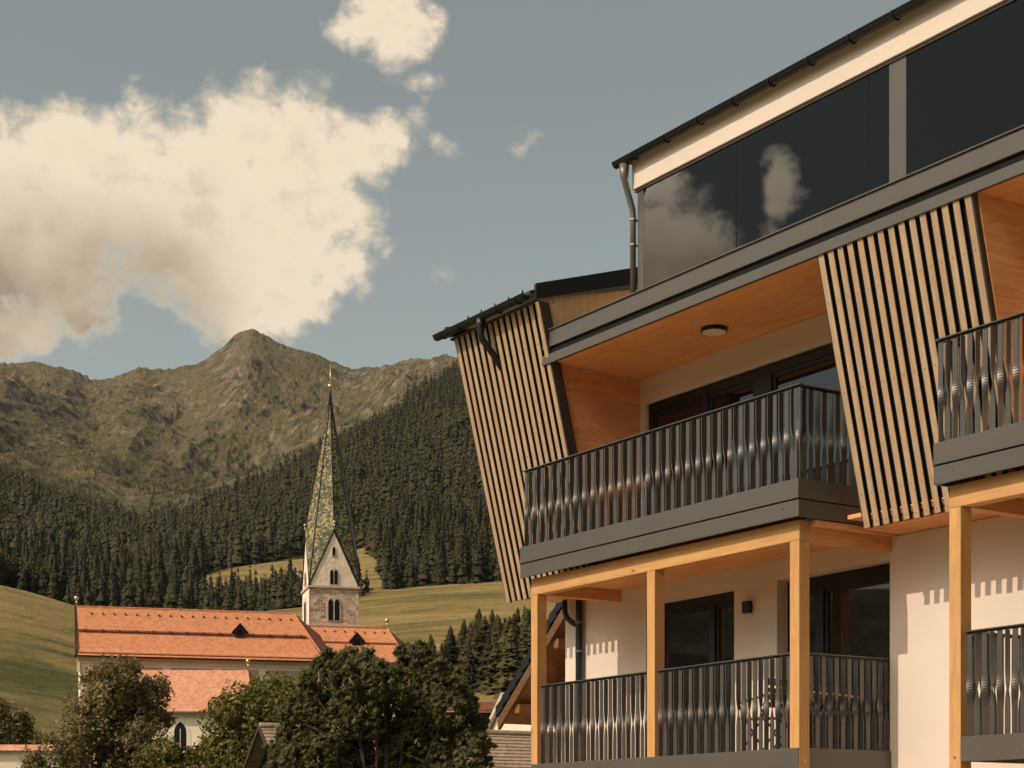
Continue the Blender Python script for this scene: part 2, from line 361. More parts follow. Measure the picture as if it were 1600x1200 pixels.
def terrain_z(xp, D):
    """xp: azimuth as photo column (rad*F+800, linear), D: distance along the ground"""
    xp = np.asarray(xp, float); D = np.asarray(D, float); az = (xp - CX) / F
    u = np.clip((xp - _gx[0]) / 4.0, 0, len(_gx) - 1.001); v = np.clip((np.log(np.clip(D, 1, None)) - _gl[0]) / (_gl[1] - _gl[0]), 0, len(_gl) - 1.001)
    i = u.astype(int); j = v.astype(int); fu = u - i; fv = v - j
    yy = (TAB[j, i] * (1 - fu) + TAB[j, i + 1] * fu) * (1 - fv) + (TAB[j + 1, i] * (1 - fu) + TAB[j + 1, i + 1] * fu) * fv
    cz_ = np.clip(np.cos(np.clip(az, -.6, .6)), .8, 1)
    z = CZ + (HY - yy) / F * cz_ * D
    bank = np.clip((D - 45) / 170, 0, 1); bank = bank * bank * (3 - 2 * bank) * 150 * np.clip((az - 1.35) / .35, 0, 1) * np.clip((3.14 - az) / .3, 0, 1)  # unseen bank added behind the camera to cut light on faces turned from sun
    jj = int((math.log(280) - _gl[0]) / (_gl[1] - _gl[0])); z280 = CZ + (HY - np.interp(xp, _gx, TAB[jj])) / F * cz_ * 280
    near = np.clip((D - 130) / 150, 0, 1); near = near * near * (3 - 2 * near)
    zn = z280 * near
    z = np.where(D < 280, zn, z)
    X = D * np.sin(az); Y = D * np.cos(az)
    a0 = np.interp(D, [0, 280, 500, 1000, 1500, 2200, 3000, 4000, 4400, 4600, 6000], [0, 0, .8, 4, 8, 22, 52, 60, 22, 18, 60])
    n = fbm(X / 200, D / 420, 7, 3, True, .6) - .62
    n2 = fbm(X / 60, D / 110, 4, 9, True, .6) - .6
    return z + bank + a0 * (n * .95 + n2 * .38 * np.clip((D - 1800) / 800, 0, 1)) + crag(X, Y, xp, D) + (fbm(X / 330 + D / 2600, D / 1500, 3, 151, True, .45) - .62) * np.interp(D, [2100, 2700, 3900, 4400], [0, 190, 190, 15]) + np.clip((D - 300) / 300, 0, 1) * .8 * (fbm(X / 25, Y / 25, 3, 5) - .5)
def forest_mask(xp, D):
    top = np.interp(xp, [-900, 0, 100, 200, 230, 300, 340, 430, 520, 600, 715, 830, 1600], [2000, 1960, 1950, 1880, 1740, 1700, 1760, 1830, 1950, 2110, 2290, 2420, 2560])
    bot = np.interp(xp, [-900, 0, 125, 300, 480, 560, 590, 610, 700, 830, 1600], [690, 650, 630, 630, 630, 640, 690, 668, 676, 676, 700])
    clear = (xp > 292) & (xp < 600) & (D > np.interp(xp, [292, 345, 470, 560, 600], [880, 745, 735, 700, 690])) & (D < np.interp(xp, [292, 385, 470, 560, 600], [930, 1005, 1025, 1010, 900]))
    gap = (xp > 555) & (xp < 575) & (D > 700) & (D < 1000)
    edge = (fbm(xp / 16., D / 60., 3, 21) - .5) * 260
    return (D > bot) & (D < top + edge) & ~clear & ~gap
def build_terrain():
    azf = np.arange(-60, 900, 1.35); azc_l = np.concatenate([np.linspace(-7200, -2600, 70), np.linspace(-2550, -70, 130)]); azc_r = np.linspace(910, 10116, 150)
    xp = np.concatenate([azc_l, azf, azc_r]); xp = xp[(xp - CX) / F > -math.pi]; xp = xp[(xp - CX) / F < math.pi]
    Ds = np.concatenate([[1.0, 20, 60], np.arange(100, 280, 18), np.arange(280, 720, 6), np.geomspace(720, 4620, 620), np.geomspace(4660, 5600, 20), np.geomspace(5800, 9000, 12)])
    XP, DD = np.meshgrid(xp, Ds); Z = terrain_z(XP, DD); az = (XP - CX) / F
    V = np.stack([DD * np.sin(az), DD * np.cos(az), Z], -1)
    fm = np.maximum(forest_mask(XP, DD).astype(float), ((az > 1.45) & (az < 3.1) & (DD > 45)).astype(float))  # the added bank is coloured dark as well, to return little light
    nr, nc = XP.shape
    cut1 = int(np.searchsorted(Ds, 280)); cut2 = int(np.searchsorted(Ds, 1000))
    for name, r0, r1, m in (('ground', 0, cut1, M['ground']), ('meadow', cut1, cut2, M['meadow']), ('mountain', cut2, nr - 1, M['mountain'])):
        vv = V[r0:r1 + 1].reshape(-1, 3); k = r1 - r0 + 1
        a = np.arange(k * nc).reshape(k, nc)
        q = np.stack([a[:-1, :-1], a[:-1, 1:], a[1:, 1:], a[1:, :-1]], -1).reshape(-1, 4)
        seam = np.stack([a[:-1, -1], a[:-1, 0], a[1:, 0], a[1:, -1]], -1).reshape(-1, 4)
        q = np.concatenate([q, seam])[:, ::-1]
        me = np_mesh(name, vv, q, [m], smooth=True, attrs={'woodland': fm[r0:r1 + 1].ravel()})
        o = bpy.data.objects.new(name, me); col.objects.link(o); tag(o, kind='structure')
def m_mountain(g, b, out):
    c = objc(g); x, y, z = g.sep(c)
    nrm = g.sep(g.node('ShaderNodeNewGeometry').outputs['Normal'])[2]
    nb = g.noise(c, .0016, 4, .6); nm = g.noise(c, .007, 8, .70, .4); nf = g.noise(c, .035, 7, .7); nn = g.noise(c, .11, 5, .7); vc = g.sep(g.voro(g.vm('ADD', c, g.comb(g.m('MULTIPLY', nf, 30.0), g.m('MULTIPLY', nn, 20.0), 0.0)), .045, 'Color'))[0]
    gul = g.noise(g.scale(c, (.010, .0035, .004), (0, 0, .35)), 1.0, 7, .68, .8)
    grass = g.ramp(g.m('ADD', g.m('MULTIPLY', nm, .45), g.m('ADD', g.m('MULTIPLY', nf, .3), g.m('MULTIPLY', nn, .25))), (.37, (.066, .062, .026)), (.49, (.142, .131, .056)), (.62, (.250, .195, .105)))
    high = g.rng(z, 450, 1100, 0, 1)
    grass = g.mix(g.m('MULTIPLY', high, .55), grass, (.195, .160, .098))
    rock = g.ramp(g.m('ADD', g.m('MULTIPLY', nf, .35), g.m('ADD', g.m('MULTIPLY', nn, .40), g.m('MULTIPLY', vc, .25))), (.34, (.022, .020, .019)), (.47, (.115, .097, .080)), (.64, (.40, .315, .24)))
    steep = g.rng(nrm, .86, .66, 0, 1)
    cl = g.m('ADD', g.m('MULTIPLY', gul, .55), g.m('ADD', g.m('MULTIPLY', nb, .35), g.m('MULTIPLY', nf, .30)))
    spots = g.rng(cl, .60, .70, 0, 1)
    f = g.m('MAXIMUM', g.m('MULTIPLY', steep, g.rng(nn, .35, .55, .2, 1)), g.m('MULTIPLY', spots, g.rng(z, 250, 800, .45, 1)))
    gully = g.rng(g.m('ABSOLUTE', g.m('SUBTRACT', gul, .5)), .018, .0, 0, 1)
    shrub = g.rng(g.m('ADD', g.m('MULTIPLY', g.noise(c, .02, 5, .65), .6), g.m('MULTIPLY', nn, .4)), .53, .57, 0, 1); low = g.rng(z, 900, 380, 0, 1)
    colr = g.mix(f, grass, rock)
    colr = g.mix(g.m('MULTIPLY', gully, .55), colr, (.28, .22, .16))
    colr = g.mix(g.m('MULTIPLY', g.m('MULTIPLY', shrub, low), .85), colr, (.036, .040, .020))
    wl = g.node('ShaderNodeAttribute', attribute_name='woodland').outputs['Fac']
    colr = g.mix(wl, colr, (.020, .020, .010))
    setp(g, b, Base_Color=colr, Roughness=.95); b.inputs['Specular IOR Level'].default_value = .05
    bump(g, b, g.m('ADD', g.m('MULTIPLY', nm, .6), g.m('ADD', g.m('MULTIPLY', nf, .5), g.m('MULTIPLY', nn, .22))), 1.0, 40)
M['mountain'] = mat('mountain_side', m_mountain)
def m_meadow(g, b, out):
    c = objc(g); x, y, z = g.sep(c)
    n = g.noise(c, .012, 5, .6, .5); nf = g.m('ADD', g.m('MULTIPLY', g.noise(c, .12, 7, .68), .5), g.m('MULTIPLY', g.noise(g.scale(c, (.35, .16, .5)), 1.0, 6, .75), .5)); mow = g.noise(g.scale(c, (.006, .05, .09)), 1.0, 3, .6, .8)
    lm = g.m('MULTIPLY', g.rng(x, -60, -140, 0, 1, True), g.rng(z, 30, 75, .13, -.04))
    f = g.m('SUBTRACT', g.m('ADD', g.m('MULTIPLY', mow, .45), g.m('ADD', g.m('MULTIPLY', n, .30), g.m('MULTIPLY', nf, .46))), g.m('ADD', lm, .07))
    colr = g.ramp(f, (.38, (.072, .074, .023)), (.47, (.150, .128, .043)), (.56, (.255, .190, .074)), (.70, (.350, .255, .115)))
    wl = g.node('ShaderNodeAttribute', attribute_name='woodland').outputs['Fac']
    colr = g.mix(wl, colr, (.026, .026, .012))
    ed = g.m('MULTIPLY', g.rng(g.m('ABSOLUTE', g.m('SUBTRACT', wl, .5)), .5, .1, 0, 1), 1.0)
    colr = g.mix(g.m('MULTIPLY', ed, .6), colr, (.34, .23, .14))
    setp(g, b, Base_Color=colr, Roughness=.95); b.inputs['Specular IOR Level'].default_value = .1
    bump(g, b, nf, .7, 2.2)
M['meadow'] = mat('meadow_grass', m_meadow)
def m_ground(g, b, out):
    c = objc(g); n = g.noise(c, .08, 6, .6); nf = g.noise(c, 2.0, 6, .7)
    colr = g.ramp(g.m('ADD', g.m('MULTIPLY', n, .6), g.m('MULTIPLY', nf, .4)), (.35, (.06, .075, .022)), (.55, (.11, .115, .04)), (.7, (.17, .15, .07)))
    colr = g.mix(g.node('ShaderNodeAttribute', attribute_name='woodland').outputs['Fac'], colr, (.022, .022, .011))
    setp(g, b, Base_Color=colr, Roughness=.95); b.inputs['Specular IOR Level'].default_value = .1; bump(g, b, nf, .6, .05)
M['ground'] = mat('valley_ground', m_ground)
build_terrain()

# ------------------------------------------------------------------ the hotel (x along the facade to the right, y into the building)
HC = Vector((3.102, 19.13, 0)); hotel = empty('hotel_building', HC, math.atan2(-.8385, .5449))
tag(hotel, 'modern white hotel with slanted larch slat screens, anthracite balconies and spruce posts', 'hotel')
WB = 1.55                                                            # plaster wall plane
AR = 7.2                                                             # right-hand end, beyond the frame
def sb(z): return .68 - (z - 5.05) * .24                             # leaning plane of the slat screens
def hb(name, m, boxes, parent=hotel, bevel=0.0, smooth=False):
    mb = MB()
    for q in boxes: mb.box(*q)
    return mb.build(name, m, parent, smooth, bevel)
# plaster walls with real openings
t = .35
hb('plaster_wall', M['plaster'], [
    (-6.66, -4.74, WB, WB + t, 0, 5.03), (-4.74, -2.90, WB, WB + t, 4.78, 5.03), (-2.90, -2.09, WB, WB + t, 0, 5.03), (-2.09, -.17, WB, WB + t, 4.78, 5.03),
    (-.17, AR, WB, WB + t, 0, 5.03), (-4.74, -2.90, WB, WB + t, 0, 2.60), (-2.09, -.17, WB, WB + t, 0, 2.60), (-6.66, -6.31, WB + t, 9, 0, 8.2)])
hb('plaster_wall', M['plaster'], [(-4.93, -4.75, WB, WB + t, 5.10, 7.86), (-4.75, .36, WB, WB + t, 7.50, 7.86), (-.25, .36, WB, WB + t, 5.10, 7.50), (2.5, AR, WB, WB + t, 5.10, 7.86)])
hb('floor_slab', M['plaster'], [(-6.6, AR, WB + .02, 9, 5.05, 5.09), (-6.6, AR, WB + t + .6, 9, 0.02, 5.03), (-6.5, AR, WB + t + .6, 9, 5.11, 7.9)])
# windows: frame > panes
def window(a0, a1, z0, z1, muls, y=WB + .17, fr=.09, parent=hotel, deep=.08):
    fm = MB()
    fm.box(a0, a1, y, y + deep, z1 - fr * 1.5, z1); fm.box(a0, a1, y, y + deep, z0, z0 + fr)
    fm.box(a0, a0 + fr, y + .002, y + deep - .002, z0 + fr, z1 - fr * 1.5); fm.box(a1 - fr, a1, y + .002, y + deep - .002, z0 + fr, z1 - fr * 1.5)
    xs = [a0 + fr]
    for c, w in muls:
        fm.box(c - w / 2, c + w / 2, y - .012, y + deep - .003, z0 + fr, z1 - fr * 1.5); xs += [c - w / 2, c + w / 2]
    xs.append(a1 - fr)
    fo = fm.build('window', M['trim_dark'], parent, bevel=.006)
    for i in range(0, len(xs), 2):
        p0, p1 = xs[i], xs[i + 1]; sm = MB(); s_ = .055
        sm.box(p0, p1, y + .012, y + deep - .01, z1 - fr * 1.5 - s_, z1 - fr * 1.5); sm.box(p0, p1, y + .012, y + deep - .01, z0 + fr, z0 + fr + s_)
        sm.box(p0, p0 + s_, y + .014, y + deep - .012, z0 + fr + s_, z1 - fr * 1.5 - s_); sm.box(p1 - s_, p1, y + .014, y + deep - .012, z0 + fr + s_, z1 - fr * 1.5 - s_)
        sm.build('sash', M['trim_dark'], fo, bevel=.004)
        MB().box(p0 + s_ - .004, p1 - s_ + .004, y + .035, y + .05, z0 + fr + s_ - .004, z1 - fr * 1.5 - s_ + .004).build('pane', M['pane'], fo)
    return fo
window(-4.74, -2.90, 2.60, 4.78, [(-3.53, .10)])
window(-2.09, -.17, 2.60, 4.76, [(-1.50, .12)])
window(-4.75, -.25, 5.14, 7.50, [(-3.53, .10), (-2.40, .32)], y=WB + .05)
# soffits
hb('soffit', M['soffit'], [(-4.86, AR, .03, WB + .3, 7.865, 7.93)])
hb('soffit', M['soffit'], [(-5.448, -.04, .295, WB - .002, 5.03, 5.09)])
hb('soffit', M['soffit'], [(2.32, AR, .295, WB - .002, 5.03, 5.09)])
for a0_, a1_ in ((-6.88, -5.452), (.02, 2.30)):
    hb('soffit', M['soffit'], [(a0_, a1_, .95, WB - .002, 5.035, 5.10), (a0_, a1_, .71, .96, 5.125, 5.17)])
# timber cheeks beside the screens
def cheek(a, z0, z1, w=.07, back=WB + .1, m='wood_side', front=.075):
    A = [(a, sb(z0) + front, z0), (a, back, z0), (a, back, z1), (a, sb(z1) + front, z1)]
    return MB().prism(A, [(a + w, p[1], p[2]) for p in A]).build('side_panel', M[m], hotel)
cheek(-4.94, 5.12, 7.86); cheek(.36, 5.12, 7.86); cheek(2.40, 5.12, 7.86); cheek(-6.86, 5.12, 8.5)
A = [(-4.90, sb(8.26) + .07, 8.26), (-4.90, WB + .6, 8.26), (-4.90, WB + .6, 9.24), (-4.90, sb(8.62) + .07, 8.67)]
MB().prism(A, [(-4.84, p[1], p[2]) for p in A]).build('gable_panel', M['wood_gable'], hotel)
# slat screens: leaning laths in front of a black board
def slat_screen(a0, n, pitch, z0, z1):
    mb = MB(); wd = .079; dp = .0115
    for i in range(n):
        x0 = a0 + i * pitch; q = random.uniform(-.003, .003); zb = z0 + random.uniform(-.008, .008)
        w_ = wd + random.uniform(-.002, .002)
        A = [(x0 + q, sb(zb), zb), (x0 + q + w_, sb(zb), zb), (x0 + q + w_, sb(zb) + dp, zb), (x0 + q, sb(zb) + dp, zb)]
        mb.prism(A, [(p[0], p[1] + sb(z1) - sb(zb), z1) for p in A])
        A = [(x0 + q + .002, sb(zb) + .012, zb + .004), (x0 + q + w_ - .002, sb(zb) + .012, zb + .004), (x0 + q + w_ - .002, sb(zb) + .05, zb + .004), (x0 + q + .002, sb(zb) + .05, zb + .004)]
        mb.prism(A, [(p[0], p[1] + sb(z1) - sb(zb), z1 - .002) for p in A], 1)
    dp = .05; o = mb.build('slat_screen', [M['slat'], M['black']], hotel)
    a1 = a0 + (n - 1) * pitch + wd; k0 = z0 + .135
    A = [(a0 + .01, sb(k0) + dp + .002, k0), (a1 - .01, sb(k0) + dp + .002, k0), (a1 - .01, sb(k0) + dp + .012, k0), (a0 + .01, sb(k0) + dp + .012, k0)]
    MB().prism(A, [(p[0], p[1] + sb(z1) - sb(k0), z1) for p in A]).build('backing_board', M['black'], o)
    # dark edge boards
    for xx in (a0 - .022, a1 + .002):
        A = [(xx, sb(k0) + .006, k0), (xx + .02, sb(k0) + .006, k0), (xx + .02, sb(k0) + .16, k0), (xx, sb(k0) + .16, k0)]
        MB().prism(A, [(p[0], p[1] + sb(z1) - sb(k0), z1) for p in A]).build('edge_board', M['dark_wood'], o)
    sc = MB()
    for i in range(n):
        for zz in (z0 + .05, z0 + .35, z1 - .5, (z0 + z1) / 2):
            c = (a0 + i * pitch + wd / 2, sb(zz) - .001, zz); sc.box(c[0] - .005, c[0] + .005, c[1] - .001, c[1] + .004, c[2] - .005, c[2] + .005)
    sc.build('screw', M['black'], o)
slat_screen(-6.90, 15, .1445, 4.985, 8.62)
slat_screen(.30, 15, .1470, 4.985, 7.835)
# upper floor fascia: broad band, black joint, narrow band
fa = MB(); xs = [-4.96, -1.2, 1.55, AR]
fa.box(-4.96, AR, -.012, .05, 8.045, 8.255); fa.box(-4.96, AR, -.035, 1.2, 8.255, 8.272)
fo = fa.build('balcony_fascia', M['fascia'], hotel, bevel=.004)
hb('joint', M['black'], [(-4.95, AR, .022, .048, 7.93, 8.045)], fo)
for i in range(3): hb('lower_band', M['fascia'], [(xs[i] + .003, xs[i + 1], -.010, .04, 7.835, 7.955)], fo, bevel=.003)
# loggia on the top floor behind tall tinted glass
gz0, gz1 = 8.272, 9.50
hb('loggia_back', M['trim_dark'], [(-2.9, AR, 2.0, 2.08, 8.27, 9.6), (-2.9, AR, .12, 2.0, 8.20, 8.25), (-2.9, AR, .05, 2.0, 9.535, 9.6), (-2.94, -2.88, .4, 2.0, 8.25, 9.53)])
hb('loggia_column', M['fascia'], [(1.347, 1.583, .018, .34, 8.262, 9.504)]); hb('loggia_column', M['fascia'], [(-2.90, -2.782, .018, .25, 8.262, 9.504)])
window(.3, 1.2, 8.27, 9.4, [], y=1.9)
window(-1.9, -.6, 8.27, 9.4, [(-1.2, .08)], y=1.9)
for x0, x1 in ((-2.78, -1.056), (-1.044, 1.036), (1.048, 1.345), (1.585, 5.0), (5.02, AR)):
    p = MB().box(x0, x1, .02, .032, gz0, gz1 + .02).build('glass_screen', M['screen_glass'], hotel)
hb('glass_channel', M['galv'], [(-2.94, AR, .0, .05, 9.505, 9.534)])
hb('glass_edge', M['black'], [(-1.056, -1.044, .018, .034, gz0, gz1), (1.036, 1.048, .018, .034, gz0, gz1)])
# top storey plaster band and main roof
hb('plaster_wall', M['plaster'], [(-2.95, AR, -.03, .40, 9.535, 9.93), (-2.95, -2.62, .42, 8.5, 8.0, 9.93)])
r = MB()
A = [(-3.12, -.09, 9.925), (-3.12, .3, 10.00), (-3.12, 8.0, 11.6), (-3.12, 8.0, 11.5), (-3.12, .3, 9.945), (-3.12, -.09, 9.90)]
r.prism(A, [(AR, p[1], p[2]) for p in A]); ro = r.build('roof', M['trim_dark'], hotel)
def half_gutter(name, a0, a1, y, z, rad, m, parent=hotel, brackets=()):
    mb = MB(); seg = 10
    for k in range(seg):
        t0 = math.pi * k / seg; t1 = math.pi * (k + 1) / seg
        pts = lambda t_, rr: (y - rr * math.cos(t_), z - rr * math.sin(t_))
        P = [pts(t0, rad), pts(t1, rad), pts(t1, rad - .006), pts(t0, rad - .006)]
        mb.prism([(a0, *q) for q in P], [(a1, *q) for q in P])
    cap = [(y - rad * math.cos(math.pi * k / seg), z - rad * math.sin(math.pi * k / seg)) for k in range(seg + 1)]
    for a in (a0, a1): mb.prism([(a - .004, *q) for q in cap], [(a + .004, *q) for q in cap])
    mb.tube([(a0, y - rad, z), (a1, y - rad, z)], .011, 8)
    o = mb.build(name, m, parent)
    for b_ in brackets:
        k = MB(); arc = [(b_, y - (rad + .008) * math.cos(math.pi * j / 8), z - (rad + .008) * math.sin(math.pi * j / 8)) for j in range(9)]
        k.tube([(b_, y - rad - .004, z + .016)] + arc, .009, 6); k.build('bracket', M['trim_dark'], o)
    return o
half_gutter('gutter', -3.14, AR, -.135, 9.89, .06, M['trim_dark'], brackets=[-2.75 + .62 * i for i in range(16)])
dp = MB().tube([(-2.97, -.135, 9.83), (-2.97, -.135, 9.69), (-2.97, -.13, 9.64), (-2.97, -.07, 9.47), (-2.965, -.01, 9.30), (-2.97, 0.0, 9.22), (-2.97, 0.0, 8.3)], [.062, .055, .04, .038, .038, .037, .037], 14).build('downpipe', M['galv'], hotel, True)
for zz in (9.17, 8.86): MB().tube([(-2.97, 0, zz), (-2.97, 0, zz + .02)], .046, 12).box(-2.98, -2.96, .03, .09, zz, zz + .02).build('pipe_clamp', M['steel'], dp)
# lean-to roof above the left screen
yE, zE, sl = -.27, 8.66, .288
def rz(y): return zE + .05 + (y - yE) * sl
A = [(-7.02, yE, rz(yE)), (-7.02, 2.2, rz(2.2)), (-7.02, 2.2, rz(2.2) + .05), (-7.02, yE, rz(yE) + .05)]
MB().prism(A, [(-4.84, p[1], p[2]) for p in A]).build('lean_to_roof', M['trim_dark'], hotel)
A = [(-4.838, yE + .06, rz(yE) - .06), (-4.838, 2.2, rz(2.2) - .08), (-4.838, 2.2, rz(2.2) + .16), (-4.838, yE + .06, rz(yE) + .14)]
MB().prism(A, [(-4.79, p[1], p[2]) for p in A]).build('verge_board', M['trim_dark'], hotel)
A = [(-7.06, yE + .02, rz(yE) - .05), (-7.06, 2.2, rz(2.2) - .05), (-7.06, 2.2, rz(2.2) + .1), (-7.06, yE + .02, rz(yE) + .1)]
MB().prism(A, [(-7.02, p[1], p[2]) for p in A]).build('verge_board', M['trim_dark'], hotel)
hb('eaves_board', M['dark_wood'], [(-7.0, -4.86, -.19, .05, 8.625, 8.655)])
half_gutter('gutter', -7.14, -4.86, yE - .055, zE + .035, .068, M['trim_dark'], brackets=[-6.95 + .48 * i for i in range(5)])
MB().tube([(-5.98, yE - .05, 8.68), (-5.98, yE - .05, 8.57), (-5.98, yE - .05, 8.46), (-5.97, yE - .03, 8.38), (-5.95, -.16, 8.22), (-5.94, -.05, 8.08), (-5.935, .02, 8.00)], [.072, .062, .045, .045, .045, .047, .047], 12).build('downpipe', M['trim_dark'], hotel, True)
for i in range(6):
    a = -6.62 + i * .345; y = yE + .12
    MB().box(a - .02, a + .02, y, y + .10, rz(y) + .05, rz(y) + .075).prism([(a - .006, y, rz(y) + .06), (a - .006, y + .07, rz(y) + .06), (a - .006, y + .02, rz(y) + .15)], [(a + .006, y, rz(y) + .06), (a + .006, y + .07, rz(y) + .06), (a + .006, y + .02, rz(y) + .15)]).build('snow_hook', M['trim_dark'], hotel)
# pipe at the left corner of the plaster wall
dp = MB().tube([(-6.20, 1.47, 5.02), (-6.20, 1.47, 4.6), (-6.20, 1.47, .1)], .052, 14).tube([(-6.50, 1.43, 5.02), (-6.50, 1.43, 4.86), (-6.46, 1.44, 4.77), (-6.38, 1.46, 4.70), (-6.24, 1.47, 4.64)], .04, 12).build('downpipe', M['trim_dark'], hotel, True)
for zz in (4.66, 4.25, 3.4): MB().tube([(-6.20, 1.47, zz), (-6.20, 1.47, zz + .03)], .06, 12).build('pipe_clamp', M['galv'], dp)
# ---- balconies
def twist_bar(h, flip):
    """flat bar, quarter turn in its middle"""
    w, d = .031, .005; mb = MB(); N = 44; c0 = h * .50; tw = .38
    for i in range(N + 1):
        z = h * i / N; tt = min(max((z - (c0 - tw / 2)) / tw, 0), 1); tt = tt * tt * (3 - 2 * tt)
        an = math.pi / 2 * (1 - tt if not flip else 2 - tt)
        for sx, sy in ((-1, -1), (1, -1), (1, 1), (-1, 1)):
            x, y = sx * w, sy * d; mb.v.append((x * math.cos(an) - y * math.sin(an), x * math.sin(an) + y * math.cos(an), z))
    for i in range(N):
        for q in range(4):
            q2 = (q + 1) % 4; mb.f.append((i * 4 + q, i * 4 + q2, i * 4 + 4 + q2, i * 4 + 4 + q)); mb.mi.append(0)
    mb.f += [(3, 2, 1, 0), tuple(N * 4 + q for q in range(4))]; mb.mi += [0, 0]
    return mb
BARS = {}
def bar_mesh(h, flip):
    k = (round(h, 3), flip)
    if k not in BARS:
        o = twist_bar(h, flip).build('baluster', M['rail_paint'], None, link=False); BARS[k] = o.data
        for p in BARS[k].polygons: p.use_smooth = False
    return BARS[k]
bar_queue = []
def balcony(a0, a1, zt, zb, zr, runs, fascia_joint=None, posts=(), ret=(), dy=0.0):
    """fascia box from zb to zt, handrail top at zr; runs: front rail spans; ret: which ends have a side return"""
    mb = MB()
    if fascia_joint:
        zj = fascia_joint
        mb.box(a0, a1, 0, .03, zj + .012, zt)
        for e in ret: mb.box(e if e == a0 else e - .03, e + .03 if e == a0 else e, .03, WB - .01 - dy, zj + .012, zt)
    else:
        mb.box(a0, a1, 0, .03, zb, zt)
        for e in ret: mb.box(e if e == a0 else e - .03, e + .03 if e == a0 else e, .03, WB - .01 - dy, zb, zt)
    o = mb.build('balcony', M['fascia'], hotel, bevel=.004)
    hb('balcony_floor', M['decking'], [(a0 + .035, a1 - .035, .034, WB - .012 - dy, zt - .06, zt - .02)], o)
    if fascia_joint:
        jb = MB(); m_ = (a0 + a1) / 2 - .35
        segs = [(a0, m_ - .002), (m_ + .002, a1)]
        for s0, s1 in segs: hb('lower_band', M['fascia'], [(s0, s1, .006, .035, zb, zj - .004)], o, bevel=.003)
        for e in ret: hb('lower_band', M['fascia'], [(e if e == a0 else e - .035, e + .035 if e == a0 else e - .006, .036, WB - .01, zb, zj - .004)], o, bevel=.003)
        hb('joint', M['black'], [(a0 + .01, a1 - .01, .031, .05, zj - .03, zj + .03)], o)
    rv = MB(); k = int((a1 - a0) / 1.3)
    for i in range(k + 1):
        a = a0 + .25 + i * (a1 - a0 - .5) / max(k, 1)
        for z in ([zb + .11 + .10 * (i % 2)] if fascia_joint else [zt - .09]):
            rv.tube([(a, -.003, z), (a, .008, z)], .007, 8)
    rv.build('rivet', M['galv'], o)
    zbar = zt - .10; top = zr - .035; h = top - zbar
    yb = .055
    for s0, s1 in runs:
        hb('handrail', M['rail_paint'], [(s0, s1, .02, .09, zr - .014, zr)], o, bevel=.003)
        n = max(int(round((s1 - s0 - .10) / .0955)), 1); st = (s1 - s0 - .10) / n
        tk = MB()
        tk.box(s0 + .02, s1 - .02, .05, .06, zr - .034, zr - .0145)
        tk.build('rail_strip', M['trim_dark'], o)
        for i in range(n + 1): bar_queue.append((o, (s0 + .05 + i * st, yb, zbar), 0.0, h, i % 2 == 1))
    for e, y0, y1 in [(e, .09, WB - .02 - dy) for e in ret]:
        s = -1 if e == a1 else 1; x = e + s * .055
        hb('handrail', M['rail_paint'], [(x - .035, x + .035, y0, y1, zr - .014, zr)], o, bevel=.003)
        hb('rail_strip', M['trim_dark'], [(x - .005, x + .005, y0, y1, zr - .034, zr - .0145)], o)
        n = int(round((y1 - y0 - .06) / .0955)); st = (y1 - y0 - .06) / n
        for i in range(n + 1): bar_queue.append((o, (x, y0 + .05 + i * st, zbar), math.pi / 2, h, i % 2 == 0))
    o.location.y = dy
    for a in posts: hb('corner_post', M['rail_paint'], [(a - .05, a + .05, .05, .062, zbar, top)], o)
    return o
b1 = balcony(-5.50, 0.0, 5.512, 5.10, 6.545, [(-5.47, .0)], fascia_joint=5.285, posts=(-.075,), ret=(0.0,))
b2 = balcony(1.966, AR, 5.512, 5.10, 6.545, [(1.966, AR)], fascia_joint=5.285, posts=(), ret=(1.966,))
b3 = balcony(-5.42, -.14, 2.595, 2.34, 3.65, [(-5.27, -2.88), (-2.71, -.29)], ret=(-.14,), dy=.13)
b4 = balcony(2.2, AR, 2.60, 2.355, 3.64, [(2.22, AR)], ret=(2.2,), dy=.13)
# the hundred balusters nearest the camera are parts of their own, the others one mesh
def bdist(q):
    p = HC + HU * q[1][0] + HN * (q[1][1] + q[0].location.y); vis = (p.x / p.y * F + CX) < 1625
    return (0 if vis else 1e3) + p.length
bar_queue.sort(key=bdist)
for q in bar_queue[:100]:
    o = bpy.data.objects.new('baluster', bar_mesh(q[3], q[4])); o.location = q[1]; o.rotation_euler = (0, 0, q[2]); o.parent = q[0]; col.objects.link(o)
mb = MB()
for q in bar_queue[100:]:
    me = bar_mesh(q[3], q[4]); k = len(mb.v); c, s = math.cos(q[2]), math.sin(q[2])
    for v in me.vertices: mb.v.append((v.co.x * c - v.co.y * s + q[1][0], v.co.x * s + v.co.y * c + q[1][1] + q[0].location.y, v.co.z + q[1][2]))
    for p in me.polygons: mb.f.append(tuple(k + i for i in p.vertices)); mb.mi.append(0)
tag(mb.build('baluster', M['rail_paint'], hotel), kind='stuff')
